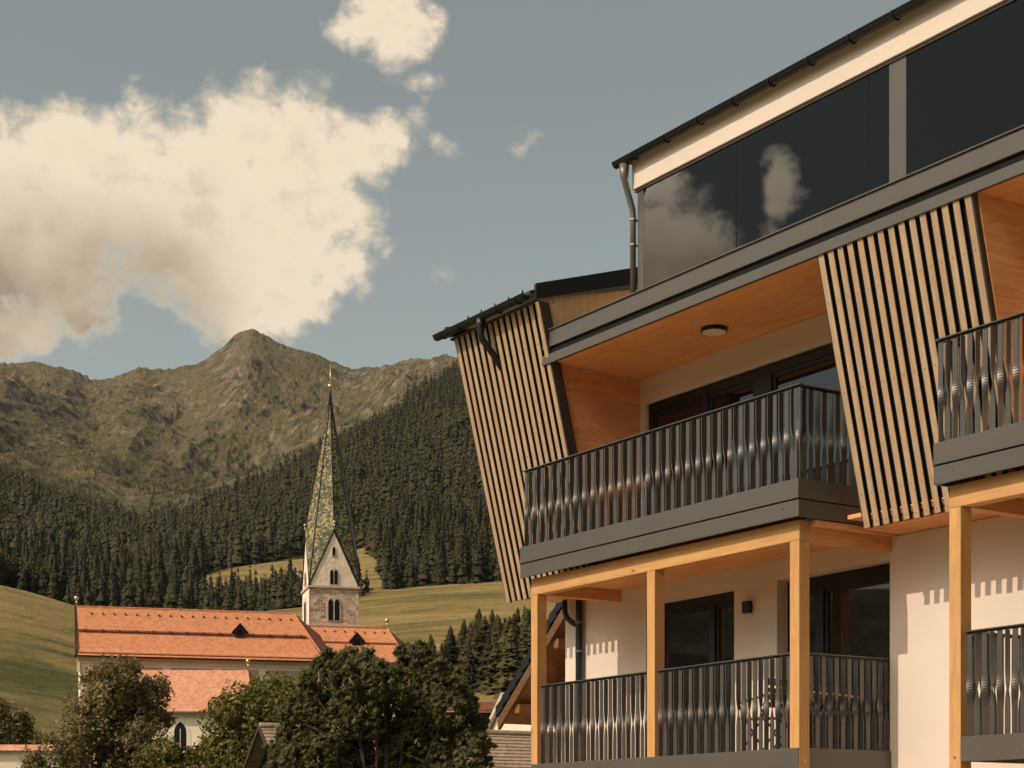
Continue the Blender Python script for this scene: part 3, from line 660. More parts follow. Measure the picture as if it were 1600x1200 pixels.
# timber posts and beams
for a0, a1 in ((-5.44, -5.29), (-2.875, -2.72), (-.29, -.137), (2.045, 2.195), (5.4, 5.55)):
    o = hb('post', M['wood_post'], [(a0, a1, .14, .295, 0, 4.868)], bevel=.006)
    MB().tube([(a0 + .075, .134, 2.40), (a0 + .075, .15, 2.40)], .016, 8).tube([(a1 - .006, .22, 2.44), (a1 + .012, .22, 2.44)], .016, 8).build('bolt', M['steel'], o)
hb('beam', M['wood_beam'], [(-5.44, -.137, .143, .29, 4.87, 5.095)], bevel=.006)
hb('beam', M['wood_beam'], [(2.045, AR, .143, .29, 4.87, 5.095)], bevel=.006)
for a0 in (-5.435, -.27, 2.055): hb('beam', M['wood_beam_cross'], [(a0, a0 + .13, .292, WB - .004, 4.872, 5.028)], bevel=.006)
hb('beam', M['wood_beam'], [(2.34, AR, .95, 1.05, 4.93, 5.02)])

def hotel_thing(name, a, b, z, label, cat, rz=0.0, group=None):
    p = HC + HU * a + HN * b; o = empty(name, (p.x, p.y, z), math.atan2(-.8385, .5449) + rz); tag(o, label, cat, group); return o
L = hotel_thing('ceiling_lamp', -2.46, .86, 7.863, 'round black rimmed ceiling lamp with pale disc under the spruce soffit', 'lamp')
MB().tube([(0, 0, 0), (0, 0, -.045)], .165, 36).build('lamp_housing', M['trim_dark'], L, bevel=.006)
MB().tube([(0, 0, -.0455), (0, 0, -.052)], .145, 36).build('diffuser', M['lamp_face'], L)
L = hotel_thing('wall_lamp', -2.59, WB, 4.50, 'small black cube wall lamp between the two lower windows', 'lamp')
MB().box(-.065, .065, -.085, -.02, -.075, .075).build('lamp_body', M['trim_dark'], L, bevel=.005); MB().box(-.04, .04, -.02, 0, -.05, .05).build('wall_plate', M['black'], L)
# garden furniture on the lower balcony
def chair(a, b, rz, label):
    o = hotel_thing('folding_chair', a, b, 2.56, label, 'chair', rz, 'folding chairs on the lower balcony')
    fr = MB()
    for x in (-.2, .2):
        fr.tube([(x, .22, 0), (x, -.10, .45), (x, -.20, .62)], .011, 8); fr.tube([(x * .93, -.22, 0), (x * .93, .14, .45), (x * .93, .24, .90)], .011, 8)
    fr.tube([(-.19, .24, .90), (.19, .24, .90)], .011, 8); fr.build('frame', M['trim_dark'], o, True)
    s = MB(); bk = MB()
    for i in range(5): s.box(-.19, .19, -.20 + i * .078, -.14 + i * .078, .45, .466)
    for i in range(4):
        z = .58 + i * .085; y = .14 + (z - .45) * .22; bk.box(-.18, .18, y - .02, y - .006, z, z + .055)
    s.build('seat', M['grey_wood'], o); bk.build('backrest', M['grey_wood'], o)
    for x in (-.21, .21): MB().prism([(x - .02, -.2, .63), (x + .02, -.2, .63), (x + .02, .2, .70), (x - .02, .2, .70)], [(x - .02, -.2, .65), (x + .02, -.2, .65), (x + .02, .2, .72), (x - .02, .2, .72)]).build('armrest', M['grey_wood'], o)
chair(-.45, .95, R(100), 'folding chair with wooden slats beside the right end of the lower balcony')
chair(-1.55, .85, R(-80), 'folding chair with wooden slats left of the small balcony table')
T = hotel_thing('bistro_table', -1.0, .92, 2.56, 'small folding table with slatted wooden top on the lower balcony', 'table')
s = MB()
for i in range(8): s.box(-.3, .3, -.3 + i * .076, -.24 + i * .076, .70, .72)
s.build('tabletop', M['grey_wood'], T)
for x in (-.22, .22):
    MB().tube([(x, -.25, 0), (x, .25, .69)], .012, 8).tube([(x * .9, .25, 0), (x * .9, -.25, .69)], .012, 8).build('leg', M['trim_dark'], T, True)
# unseen, added to bounce warm light: paved forecourt in front of the hotel
def m_pave(g, b, out):
    c = objc(g); br = g.node('ShaderNodeTexBrick'); g.put(br.inputs['Vector'], c); br.inputs['Scale'].default_value = 1.0
    br.inputs['Brick Width'].default_value = .4; br.inputs['Row Height'].default_value = .2; br.inputs['Mortar Size'].default_value = .008
    br.inputs['Color1'].default_value = (.56, .345, .21, 1); br.inputs['Color2'].default_value = (.48, .285, .17, 1); br.inputs['Mortar'].default_value = (.25, .18, .13, 1)
    n = g.noise(c, 1.2, 5, .6); k = g.rng(n, .3, .7, .85, 1.1)
    setp(g, b, Base_Color=g.mix(1.0, br.outputs[0], g.comb(k, k, k), 'MULTIPLY'), Roughness=.85)
M['pave'] = mat('terracotta_bounce_paving', m_pave)
mb = MB(); P = [HC + HU * a + HN * b_ for a, b_ in ((-9, -13), (4, -13), (4, WB + .1), (-9, WB + .1))]
mb.poly([(p.x, p.y, .012) for p in P]); tag(mb.build('bounce_forecourt', M['pave']), kind='structure')

# ------------------------------------------------------------------ the church
def tiles(name, c1, c2, c3, cell, bstr=.5, rough=.8, spec=.25, con=.8):
    def fn(g, b, out):
        c = objc(g); v = g.voro(c, cell, 'Color'); n = g.noise(c, .5, 4, .6); nf = g.noise(c, cell * .5, 3, .7)
        f = g.m('ADD', g.m('MULTIPLY', g.sep(v)[0], .36 * con), g.m('ADD', g.m('MULTIPLY', n, .25 * con), g.m('ADD', g.m('MULTIPLY', nf, .2 * con), .525 - .405 * con)))
        setp(g, b, Base_Color=g.ramp(f, (.30, c1), (.52, c2), (.75, c3)), Roughness=rough); b.inputs['Specular IOR Level'].default_value = spec
        bump(g, b, g.voro(c, cell, 'Distance'), bstr, .06)
    return mat(name, fn)
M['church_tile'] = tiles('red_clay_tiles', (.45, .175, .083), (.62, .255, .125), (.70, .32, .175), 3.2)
M['hip_tile'] = tiles('dark_shaded_clay_tiles', (.14, .045, .028), (.20, .068, .042), (.25, .09, .055), 3.2)  # church tiles darkened: shade of the hip faces put into the colour
M['chapel_tile'] = tiles('pale_clay_tiles', (.46, .185, .10), (.60, .28, .165), (.72, .38, .25), 3.6)
M['spire_tile'] = tiles('glazed_spire_tiles', (.014, .015, .006), (.105, .098, .034), (.46, .39, .19), 4.2, .8, .42, .4, 1.25)
M['barn_tile'] = tiles('weathered_brown_tiles', (.30, .215, .15), (.38, .28, .20), (.46, .35, .26), 5.0, .4)
def m_stone(g, b, out):
    c = objc(g); w = g.m('MULTIPLY', g.noise(c, 1.2, 3, .6), .5)
    br = g.node('ShaderNodeTexBrick'); x, y, z = g.sep(c)
    g.put(br.inputs['Vector'], g.comb(g.m('ADD', g.m('ADD', x, y), w), g.m('ADD', z, w), 0.0)); br.inputs['Scale'].default_value = 1
    br.inputs['Brick Width'].default_value = .85; br.inputs['Row Height'].default_value = .42; br.inputs['Mortar Size'].default_value = .035; br.inputs['Bias'].default_value = 0
    br.inputs['Color1'].default_value = (.82, .63, .465, 1); br.inputs['Color2'].default_value = (.34, .24, .17, 1); br.inputs['Mortar'].default_value = (.70, .58, .46, 1)
    n = g.noise(c, 2.5, 6, .7); k = g.rng(n, .3, .7, .7, 1.2)
    setp(g, b, Base_Color=g.mix(1.0, br.outputs[0], g.comb(k, k, k), 'MULTIPLY'), Roughness=.9); bump(g, b, g.m('ADD', g.m('MULTIPLY', br.outputs[1], -1.0), n), 1.0, .14)
M['tower_stone'] = mat('tower_ashlar', m_stone)
M['tower_plaster'] = plain('rough_plaster', (.86, .72, .575), .9, .16, .8, spec=.2, bmp=.8, bscale=2.2, bdist=.10)
M['tower_side'] = plain('pale_plaster', (.78, .72, .62), .9, .08, .6, spec=.2, bmp=.4, bscale=3, bdist=.03)
M['quoin'] = plain('cut_stone', (.58, .50, .42), .85, .1, 2.0, spec=.2, bmp=.3, bscale=6, bdist=.02)
M['ochre'] = plain('ochre_panel', (.45, .36, .235), .9, .08, .8, spec=.2)
M['gold'] = plain('gilded_copper', (.85, .62, .38), .3, .05, 3, metal=.8, bmp=0)
CHP = at(120.5, 1022.6, 214); church = empty('church', (CHP.x, CHP.y, 0), math.atan2(.254, .967))
tag(church, 'village church with red tiled roofs and a tall green spired stone tower', 'church')
def cb(name, m, boxes, parent=church, bevel=0):
    mb = MB()
    for q in boxes: mb.box(*q)
    return mb.build(name, m, parent, bevel=bevel)
def pointed(cx_, z0, w, h, n=7):
    """gothic arch outline"""
    r_ = w; zs = z0 + h - w * .86; pts = [(cx_ - w / 2, z0), (cx_ + w / 2, z0)]
    for i in range(n + 1):
        an = math.radians(60) * i / n; pts.append((cx_ - w / 2 + r_ * math.cos(an), zs + r_ * math.sin(an)))
    for i in range(n - 1, -1, -1):
        an = math.radians(60) * i / n; pts.append((cx_ + w / 2 - r_ * math.cos(an), zs + r_ * math.sin(an)))
    return pts
def arch_solid(mb, pts, y0, y1, side=False):
    f = (lambda p, y: (y, p[0], p[1])) if side else (lambda p, y: (p[0], y, p[1]))
    mb.prism([f(p, y0) for p in pts], [f(p, y1) for p in pts])
def arch_window(cx_, z0, w, h, y, parent, double=True, side=False, sgn=-1):
    fr = MB(); arch_solid(fr, pointed(cx_, z0, w, h), y + .02 * -sgn, y + .10 * sgn, side)
    o = fr.build('window', M['quoin'], parent)
    ws = [(cx_ - w * .22, w * .33), (cx_ + w * .22, w * .33)] if double else [(cx_, w * .62)]
    for c, ww in ws:
        p = MB(); arch_solid(p, pointed(c, z0 + .12, ww, h * (.80 if double else .9)), y + .08 * sgn, y + .13 * sgn, side); p.build('opening', M['black'], o)
    return o
nw = cb('nave_wall', M['plaster_old'], [(.35, 29.6, .55, 11.4, 0, 23.75)])
cb('cornice', M['plaster_old'], [(.2, 29.8, .40, .548, 22.95, 23.72)], nw)
for x0, x1 in ((4.6, 10.2), (11.2, 16.4), (17.3, 22.0), (23.1, 29.4)): cb('ochre_field', M['ochre'], [(x0, x1, .515, .549, 18.5, 22.62)], nw)
cb('corner_block', M['plaster_old'], [(.0, .349, .3, 1.0, 21.9, 23.75)], nw)
def roof(name, verts, faces, m, thick=.22, parent=church):
    mb = MB(); 
    for f in faces: mb.poly([verts[i] for i in f])
    o = mb.build(name, m, parent); so = o.modifiers.new('thickness', 'SOLIDIFY'); so.thickness = thick; so.offset = -1
    return o
nr = roof('nave_roof', [(-.05, -.25, 23.85), (30.4, -.25, 23.85), (27.1, 5.9, 30.5), (-.05, 5.9, 30.5), (-.05, 12, 23.85), (30.4, 12, 23.85), (29.4, 1.6, 25.5), (-.05, .9, 24.75), (29.8, .9, 24.75)],
     [(0, 1, 8, 7), (7, 8, 6, 2, 3), (3, 2, 5, 4)], M['church_tile'])
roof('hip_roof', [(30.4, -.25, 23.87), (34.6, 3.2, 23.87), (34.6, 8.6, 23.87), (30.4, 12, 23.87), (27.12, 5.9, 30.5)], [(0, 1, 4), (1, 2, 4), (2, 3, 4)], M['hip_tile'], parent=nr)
cb('eaves_gutter', M['trim_dark'], [(-.1, 30.3, -.36, -.20, 23.62, 23.80)], nr)
cb('gable_edge', M['trim_dark'], [(-.30, -.052, -.2, .3, 23.5, 23.9)], nr)
A = [(-.22, -.3, 23.7), (-.22, 5.9, 30.45), (-.22, 5.9, 30.62), (-.22, -.3, 23.95)]; MB().prism(A, [(-.055, p[1], p[2]) for p in A]).build('verge', M['trim_dark'], nr)
A = [(.36, .56, 23.7), (.36, 11.3, 23.7), (.36, 5.9, 30.2)]; MB().prism(A, [(.7, p[1], p[2]) for p in A]).build('gable_wall', M['plaster_old'], church)
def roof_pt(t, y0=-.25, z0=23.85, y1=5.9, z1=30.5): return y0 + (y1 - y0) * t, z0 + (z1 - z0) * t
dots = MB(); band = MB()
def dotrow(x0, x1, n, t, mb):
    y, z = roof_pt(t)
    for i in range(n):
        x = x0 + (x1 - x0) * i / (n - 1); mb.box(x - .09, x + .09, y - .16, y + .1, z - .05, z + .13)
y, z = roof_pt(.86)
for i in range(19):
    x = 1.8 + 24.8 * i / 18; MB().box(x - .09, x + .09, y - .16, y + .1, z - .05, z + .13).build('vent_tile', M['hip_tile'], nr)
y, z = roof_pt(.50); A = [(0.1, y - .12, z - .10), (0.1, y - .12, z + .04), (0.1, y + .12, z + .20)]; band.prism(A, [(28.3, p[1], p[2]) for p in A])
for i in range(14):
    x = 1.0 + i * 2.05; band.box(x - .1, x + .1, y - .2, y + .1, z - .05, z + .22)
band.build('snow_guard', M['hip_tile'], nr)
y, z = roof_pt(.05); bb = MB()
for i in range(150): bb.box(.1 + i * .2, .24 + i * .2, y - .1, y + .1, z - .0, z + .13)
bb.build('eaves_tiles', M['church_tile'], nr)
MB().tube([(-.0, 5.9, 30.5), (-.0, 5.9, 31.3)], .05, 6).ball((0, 5.9, 31.5), .30).build('finial', M['gold'], nr, True)
# ridge capping
MB().tube([(-.1, 5.9, 30.52), (27.1, 5.9, 30.52), (30.4, -.25, 23.9)], .11, 6).build('ridge_tiles', M['church_tile'], nr)
def dormer(x, t, s, parent, rp):
    y, z = rp(t); d = MB()
    A = [(x - .62 * s, y - .25, z - .30), (x + .62 * s, y - .25, z - .30), (x + .62 * s, y - .25, z + .55 * s), (x, y - .25, z + 1.35 * s), (x - .62 * s, y - .25, z + .55 * s)]
    d.prism(A, [(p[0], p[1] + 1.9 * s, p[2]) for p in A]); o = d.build('dormer', M['dark_wood'], parent)
    r_ = MB()
    for sg in (-1, 1):
        A = [(x, y - .5, z + 1.5 * s), (x + sg * 1.0 * s, y - .5, z + .38 * s), (x + sg * 1.0 * s, y - .5, z + .26 * s), (x, y - .5, z + 1.38 * s)]
        r_.prism(A, [(p[0], p[1] + 2.1 * s, p[2]) for p in A])
    r_.build('dormer_roof', M['hip_tile'], o)
    MB().box(x - .38 * s, x + .38 * s, y - .27, y - .252, z - .1, z + .6 * s).build('opening', M['black'], o)
dormer(19.9, .50, 1.0, nr, roof_pt)
# choir
cb('choir_wall', M['plaster_old'], [(29.61, 40.4, 1.9, 10.4, 0, 24.0)])
cr = roof('choir_roof', [(29.0, 1.2, 24.1), (41.3, 1.2, 24.1), (39.3, 6.1, 29.0), (28.0, 6.1, 29.0), (41.3, 11, 24.1), (29.0, 11, 24.1)], [(0, 1, 2, 3), (3, 2, 4, 5)], M['church_tile'])
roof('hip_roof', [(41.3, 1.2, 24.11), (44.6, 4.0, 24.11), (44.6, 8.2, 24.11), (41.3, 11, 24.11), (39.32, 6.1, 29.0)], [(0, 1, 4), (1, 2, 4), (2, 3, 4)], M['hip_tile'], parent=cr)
def choir_pt(t): return roof_pt(t, 1.2, 24.1, 6.1, 29.0)
for i in range(7):
    y, z = choir_pt(.85); x = 31 + i * 1.3; MB().box(x - .09, x + .09, y - .16, y + .1, z - .05, z + .13).build('vent_tile', M['hip_tile'], cr)
y, z = choir_pt(.52); A = [(30.0, y - .12, z - .10), (30.0, y - .12, z + .04), (30.0, y + .12, z + .20)]; MB().prism(A, [(40.2, p[1], p[2]) for p in A]).build('snow_guard', M['hip_tile'], cr)
dormer(34.9, .50, 1.0, cr, choir_pt)
MB().tube([(39.3, 6.1, 29.0), (39.3, 6.1, 29.8)], .05, 6).ball((39.3, 6.1, 30.0), .30).build('finial', M['gold'], cr, True)
MB().tube([(28.0, 6.1, 29.02), (39.3, 6.1, 29.02), (41.3, 1.2, 24.15)], .11, 6).build('ridge_tiles', M['church_tile'], cr)
# side chapel in front of the nave
cb('chapel_wall', M['plaster_old'], [(2.0, 21.0, -8.2, .54, 0, 16.75)])
kr = roof('chapel_roof', [(1.4, -8.9, 16.6), (21.9, -8.9, 16.6), (20.4, -3.4, 22.0), (1.4, -3.4, 22.0), (21.9, .5, 18.4), (1.4, .5, 18.4)], [(0, 1, 2, 3), (3, 2, 4, 5)], M['chapel_tile'])
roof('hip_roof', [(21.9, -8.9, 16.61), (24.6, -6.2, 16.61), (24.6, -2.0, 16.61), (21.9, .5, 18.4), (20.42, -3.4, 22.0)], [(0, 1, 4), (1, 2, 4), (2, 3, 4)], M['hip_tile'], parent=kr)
cb('eaves_gutter', M['galv'], [(1.4, 21.8, -9.02, -8.88, 16.42, 16.58)], kr)
MB().tube([(20.4, -3.4, 22), (20.4, -3.4, 22.9)], .05, 6).ball((20.4, -3.4, 23.1), .28).build('finial', M['gold'], kr, True)
fr = MB(); arch_solid(fr, pointed(13.1, 11.4, 2.5, 4.4), -8.19, -8.24); wo = fr.build('window', M['tower_side'], church)
p = MB(); arch_solid(p, pointed(13.1, 12.0, 1.45, 3.4), -8.22, -8.262); p.build('opening', M['black'], wo)
cb('mullion', M['quoin'], [(13.05, 13.15, -8.285, -8.263, 12.0, 14.6)], wo)
for o_ in [c for c in church.children if c.name.split('.')[0] in ('chapel_wall', 'chapel_roof') or c is wo]:
    pv = Vector((12.0, -3.0, 0)); o_.rotation_euler.z = R(-14.7); o_.location = pv - Matrix.Rotation(R(-14.7), 3, 'Z') @ pv
# tower: stone shaft, four plastered gables, folded octagonal spire
TX, TY, TS = 32.9, 12.75, 3.25
tw = cb('tower', M['tower_stone'], [(TX - TS, TX + TS, TY - TS, TY + TS, 0, 34.5)])
cb('tower_side_plaster', M['tower_side'], [(TX - TS - .03, TX - TS - .002, TY - TS + .0, TY + TS, 0, 34.4)], tw)
cb('quoins', M['quoin'], [(TX - TS - .04, TX - TS + .001, TY - TS - .04, TY - TS + .25, 24, 34.4)], tw)
cb('string_course', M['quoin'], [(TX - TS - .22, TX + TS + .22, TY - TS - .22, TY + TS + .22, 34.45, 34.72)], tw)
cb('base_course', M['quoin'], [(TX - TS - .12, TX + TS + .12, TY - TS - .12, TY + TS + .12, 29.4, 29.75)], tw)
ZB, ZG, ZT = 34.72, 42.1, 61.2
g_ = MB()
for k in range(4):
    c, s_ = math.cos(k * math.pi / 2), math.sin(k * math.pi / 2)
    tr = lambda x, y, z: (TX + x * c - y * s_, TY + x * s_ + y * c, z)
    A = [tr(-TS + .06, -TS, ZB), tr(TS - .06, -TS, ZB), tr(0, -TS, ZG - .35)]; B = [tr(-TS + .06, -TS + .4, ZB), tr(TS - .06, -TS + .4, ZB), tr(0, -TS + .4, ZG - .35)]
    MB().prism(A, B).build('gable', M['tower_plaster'] if k == 0 else M['tower_side'], tw)
    v = MB()
    for sg in (-1, 1):
        P0 = [(sg * (TS + .12), -TS - .12, ZB - .1), (0, -TS - .12, ZG - .05), (0, -TS - .12, ZG + .22), (sg * (TS + .22), -TS - .12, ZB + .05)]
        v.prism([tr(*q) for q in P0], [tr(q[0], q[1] + .3, q[2]) for q in P0])
    v.build('gable_verge', M['trim_dark'], tw)
sp = MB(); off = .13
apex = (TX, TY, ZT)
# a slight flare: two stages between the eaves and the point
def ring(fac, z_c, z_g):
    out = []
    for k in range(8):
        an = math.pi * (k / 4) - math.pi / 2
        if k % 2 == 0: out.append((TX + (TS + off) * math.cos(an) * fac, TY + (TS + off) * math.sin(an) * fac, z_g))
        else: q = (TS + off) * math.sqrt(2) * fac; out.append((TX + q * math.cos(an), TY + q * math.sin(an), z_c))
    return out
r0 = ring(1, ZB - .05, ZG)
mid = []
for k in range(8):
    z = 50.5; t_ = (z - r0[k][2]) / (ZT - r0[k][2]); f_ = (1 - t_) * .93
    mid.append((TX + (r0[k][0] - TX) * f_, TY + (r0[k][1] - TY) * f_, z))
hi = [(TX + (m_[0] - TX) * .26, TY + (m_[1] - TY) * .26, 57.6) for m_ in mid]
for k in range(8):
    j = (k + 1) % 8; sp.poly([r0[k], r0[j], mid[j], mid[k]]); sp.poly([mid[k], mid[j], hi[j], hi[k]]); sp.poly([hi[k], hi[j], apex])
so = sp.build('spire', M['spire_tile'], tw)
rb = MB()
for k in range(8): rb.tube([r0[k], mid[k], hi[k], apex], .075, 5)
rb.build('hip_ribs', M['hip_tile'] if False else M['trim_dark'], so)
MB().tube([(TX, TY, ZT - .3), (TX, TY, ZT + 3.4)], .05, 6).ball((TX, TY, ZT + .55), .34).build('finial', M['gold'], so, True)
for k in range(4):
    c, s_ = math.cos(k * math.pi / 2), math.sin(k * math.pi / 2); px_, py_ = TX + TS * 1.04 * s_, TY - TS * 1.04 * c
    MB().tube([(px_, py_, ZG), (px_, py_, ZG + .9)], .04, 6).ball((px_, py_, ZG + 1.0), .2).build('finial', M['gold'], so, True)
yf = TY - TS
arch_window(TX - .05, 30.1, 1.9, 3.5, yf, tw); arch_window(TX - .05, 34.85, 1.25, 2.35, yf, tw)
arch_window(TX - .05, 38.6, .55, 1.3, yf, tw, False)
arch_window(TY, 30.1, 1.9, 3.5, TX - TS - .03, tw, True, True); arch_window(TY, 34.9, 1.2, 2.2, TX - TS, tw, True, True)

# ------------------------------------------------------------------ conifers
def foliage(name, dark, light, transl=.18):
    def fn(g, b, out):
        at_ = g.node('ShaderNodeAttribute', attribute_name='tint').outputs['Fac']; rd = g.node('ShaderNodeObjectInfo').outputs['Random']
        f = g.m('ADD', g.m('MULTIPLY', at_, .75), g.m('MULTIPLY', rd, .25))
        c = g.mix(f, dark, light); setp(g, b, Base_Color=c, Roughness=.75); b.inputs['Specular IOR Level'].default_value = .2
        tl = g.node('ShaderNodeBsdfTranslucent'); g.l.new(c, tl.inputs[0]); mx = g.node('ShaderNodeMixShader'); mx.inputs[0].default_value = transl
        g.l.new(b.outputs[0], mx.inputs[1]); g.l.new(tl.outputs[0], mx.inputs[2]); g.l.new(mx.outputs[0], out.inputs[0])
    return mat(name, fn)
M['spruce'] = foliage('spruce_needles', (.010, .013, .007), (.062, .057, .025), .04)
M['larch'] = foliage('larch_needles', (.040, .040, .016), (.135, .115, .046), .12)
M['bark'] = plain('grey_brown_bark', (.07, .052, .04), .9, .2, 3, spec=.1, bmp=.5, bscale=20, bdist=.02)
def conifer_template(n, seed, slim=.17, base=.06, frag=2):
    """unit-height conifer: n drooping boughs set all round the stem, every bough a few ragged blades"""
    r_ = np.random.default_rng(seed); V = []; T = []; tint = []; gap = r_.uniform(0, 6.28)
    for i in range(n):
        f = (i + r_.uniform(0, 1)) / n; z = base + (1 - base) * f ** 1.12 * .98; an = i * 2.39996 + r_.uniform(-.5, .5)
        rad = slim * ((1 - f) ** .8) * r_.uniform(.55, 1.15) * (1 - .28 * max(0, math.cos(an - gap + f * 3))) + .008
        if f < .12: rad *= .7
        t_ = r_.uniform(0, 1)
        for q in range(frag):
            a2 = an + r_.uniform(-.35, .35); R_ = rad * r_.uniform(.7, 1.05); w = R_ * r_.uniform(.20, .34); dr = R_ * r_.uniform(.15, .6); ca, sa = math.cos(a2), math.sin(a2); up = .03 * (1 - f) + .018
            s0 = R_ * r_.uniform(0, .3); m_ = R_ * r_.uniform(.5, .75); a = len(V)
            V += [(ca * s0, sa * s0, z + up - dr * .1), (ca * m_ - sa * w, sa * m_ + ca * w, z - dr * .7), (ca * R_, sa * R_, z - dr * .6), (ca * m_ + sa * w, sa * m_ - ca * w, z - dr * .7)]
            T += [(a, a + 1, a + 2), (a, a + 2, a + 3)]; tint += [t_ * .6, t_, min(t_ + .15, 1), t_]
    a = len(V); V += [(-.008, 0, .9), (.008, 0, .9), (0, 0, 1.0), (-.012, 0, 0), (.012, 0, 0), (0, .012, .3)]; tint += [.5] * 6
    T += [(a, a + 1, a + 2), (a + 3, a + 4, a + 5)]
    return np.array(V), np.array(T), np.array(tint)
def tier_tree(tiers, seg, seed, slim, base=.05, boughs=0):
    """ragged drooping skirts at uneven heights round one stem, plus loose boughs"""
    r_ = np.random.default_rng(seed); V = []; T = []; tint = []; lean = r_.uniform(-.02, .02, 2)
    zs = np.sort(np.clip(np.linspace(0, 1, tiers) + r_.normal(0, .35 / tiers, tiers), 0, 1))
    for i, f in enumerate(zs):
        z = base + (1 - base) * f * .93; rad = slim * ((1 - f) ** .78) * r_.uniform(.72, 1.12) + .010; up = rad * r_.uniform(.9, 1.3) + .03; ph = r_.uniform(0, 6.28)
        ox, oy = lean * f + r_.uniform(-.012, .012, 2); a = len(V); V.append((ox, oy, min(z + up, 1.0))); tint.append(.55)
        side = r_.uniform(0, 6.28); amt = r_.uniform(0, .35)
        for k in range(seg):
            an = ph + 6.283 * (k + r_.uniform(-.25, .25)) / seg; R_ = rad * (r_.uniform(.85, 1.2) if k % 2 else r_.uniform(.42, .75)) * (1 - amt * max(0, math.cos(an - side)))
            V.append((ox + R_ * math.cos(an), oy + R_ * math.sin(an), z - R_ * r_.uniform(.1, .45))); tint.append(r_.uniform(.3, 1.0) if k % 2 else r_.uniform(0, .45))
        T += [(a, a + 1 + k, a + 1 + (k + 1) % seg) for k in range(seg)]
    V, T, tint = np.array(V), np.array(T), np.array(tint)
    if boughs:
        V2, T2, t2 = conifer_template(boughs, seed + 7, slim * 1.12, base, 2); T = np.concatenate([T, T2 + len(V)]); V = np.concatenate([V, V2]); tint = np.concatenate([tint, t2])
    else:
        a = len(V); V = np.concatenate([V, [(-.012, 0, 0), (.012, 0, 0), (0, .012, .3)]]); T = np.concatenate([T, [(a, a + 1, a + 2)]]); tint = np.concatenate([tint, [.3] * 3])
    return V, T, tint
NEAR = [tier_tree(20, 17, 100 + i, sl, .04, 230) for i, sl in enumerate((.13, .17, .20, .155, .23))]
LARCH = [tier_tree(9, 13, 300 + i, sl, .06, 420) for i, sl in enumerate((.15, .20, .24, .18, .22))]
FAR = [tier_tree(8, 9, 200 + i, sl, .05) for i, sl in enumerate((.17, .20, .24, .19, .15, .22))]
def xyz(xp, D):
    az = (xp - CX) / F; return D * np.sin(az), D * np.cos(az), terrain_z(xp, D)
# where the trees of the far wood stand
xs_, ds_ = [], []
N_ = 190000; xp = RNG.uniform(-200, 1250, N_); u = RNG.uniform(0, 1, N_); D = np.sqrt(620 ** 2 + u * (2700 ** 2 - 620 ** 2))
m_ = forest_mask(xp, D) & ((xp < 900) | (RNG.uniform(0, 1, N_) < .25))
clump = fbm(xp * D / 2756 / 28, D / 40, 3, 40)
m_ &= RNG.uniform(0, 1, N_) < np.clip((clump - .34) * 5.5, .08, 1) * np.clip(1500 / D, .55, 1)
xp, D = xp[m_], D[m_]
# thin out: no two nearer than a few metres
cell = {}; keep = []
X_, Y_, Z_ = xyz(xp, D)
for i in range(len(xp)):
    g0 = 5.0 if D[i] < 1100 else 6.0; k = (int(X_[i] // g0), int(Y_[i] // (g0 * 1.25)), g0)
    if k in cell: continue
    cell[k] = 1; keep.append(i)
xp, D = xp[keep], D[keep]
# scattered small trees and shrubs on the open mountain
N2 = 80000; xq = RNG.uniform(-150, 820, N2); Dq = RNG.uniform(1500, 3000, N2)
low_ = np.interp(Dq, [1500, 2100, 2500, 3000], [1, .9, .45, .06]) * (fbm(xq / 22, Dq / 90, 3, 77) > .50) * np.interp(xq, [-150, 250, 420, 520, 800], [1, 1, .55, .3, .25])
mq = ~forest_mask(xq, Dq) & (RNG.uniform(0, 1, N2) < low_ * .30)
xq, Dq = xq[mq], Dq[mq]
H1 = RNG.normal(1, .27, len(xp)).clip(.35, 1.6) * (.72 + .56 * fbm(xp / 18, D / 70, 2, 131)) * np.interp(D, [600, 900, 1400, 2000, 2500], [13, 17, 21, 19, 12])
low_b = (xp > 292) & (xp < 600) & (D < 760); H1[low_b] *= .72
H2 = RNG.uniform(3, 9, len(xq))
# the three hundred that show largest are objects of their own
vis = (xp > -12) & (xp < 790) & ~((xp > 128) & (xp < 455) & (D < 640)) & (D < 1000)
size = np.where(vis, H1 / D, 0); order = np.argsort(-size); single = order[:262]; rest = np.ones(len(xp), bool); rest[single] = False
def place(templates, xp, D, H, seed, wide=1.0):
    r_ = np.random.default_rng(seed); Vs, Ts, Tn = [], [], []; off = 0
    X, Y, Z = xyz(xp, D); kind = r_.integers(0, len(templates), len(xp)); rot = r_.uniform(0, 6.283, len(xp)); tv = np.clip(r_.normal(.42, .30, len(xp)) + (fbm(xp / 30, D / 120, 2, 91) - .5) * .9, 0, 1); ww = r_.uniform(.85, 1.25, len(xp)) * wide
    for t_, (V, T, ti) in enumerate(templates):
        ix = np.where(kind == t_)[0]
        if not len(ix): continue
        c, s_ = np.cos(rot[ix])[:, None], np.sin(rot[ix])[:, None]; h = H[ix][:, None]; w = h * ww[ix][:, None]
        P = np.stack([X[ix][:, None] + (V[:, 0] * c - V[:, 1] * s_) * w, Y[ix][:, None] + (V[:, 0] * s_ + V[:, 1] * c) * w, Z[ix][:, None] - .4 + V[:, 2] * h], -1)
        Vs.append(P.reshape(-1, 3)); Ts.append((T[None] + (np.arange(len(ix)) * len(V))[:, None, None]).reshape(-1, 3) + off); off += len(ix) * len(V)
        Tn.append(np.clip(ti[None] * .4 + tv[ix][:, None] * .7 - .05, 0, 1).ravel())
    return np.concatenate(Vs), np.concatenate(Ts), np.concatenate(Tn)
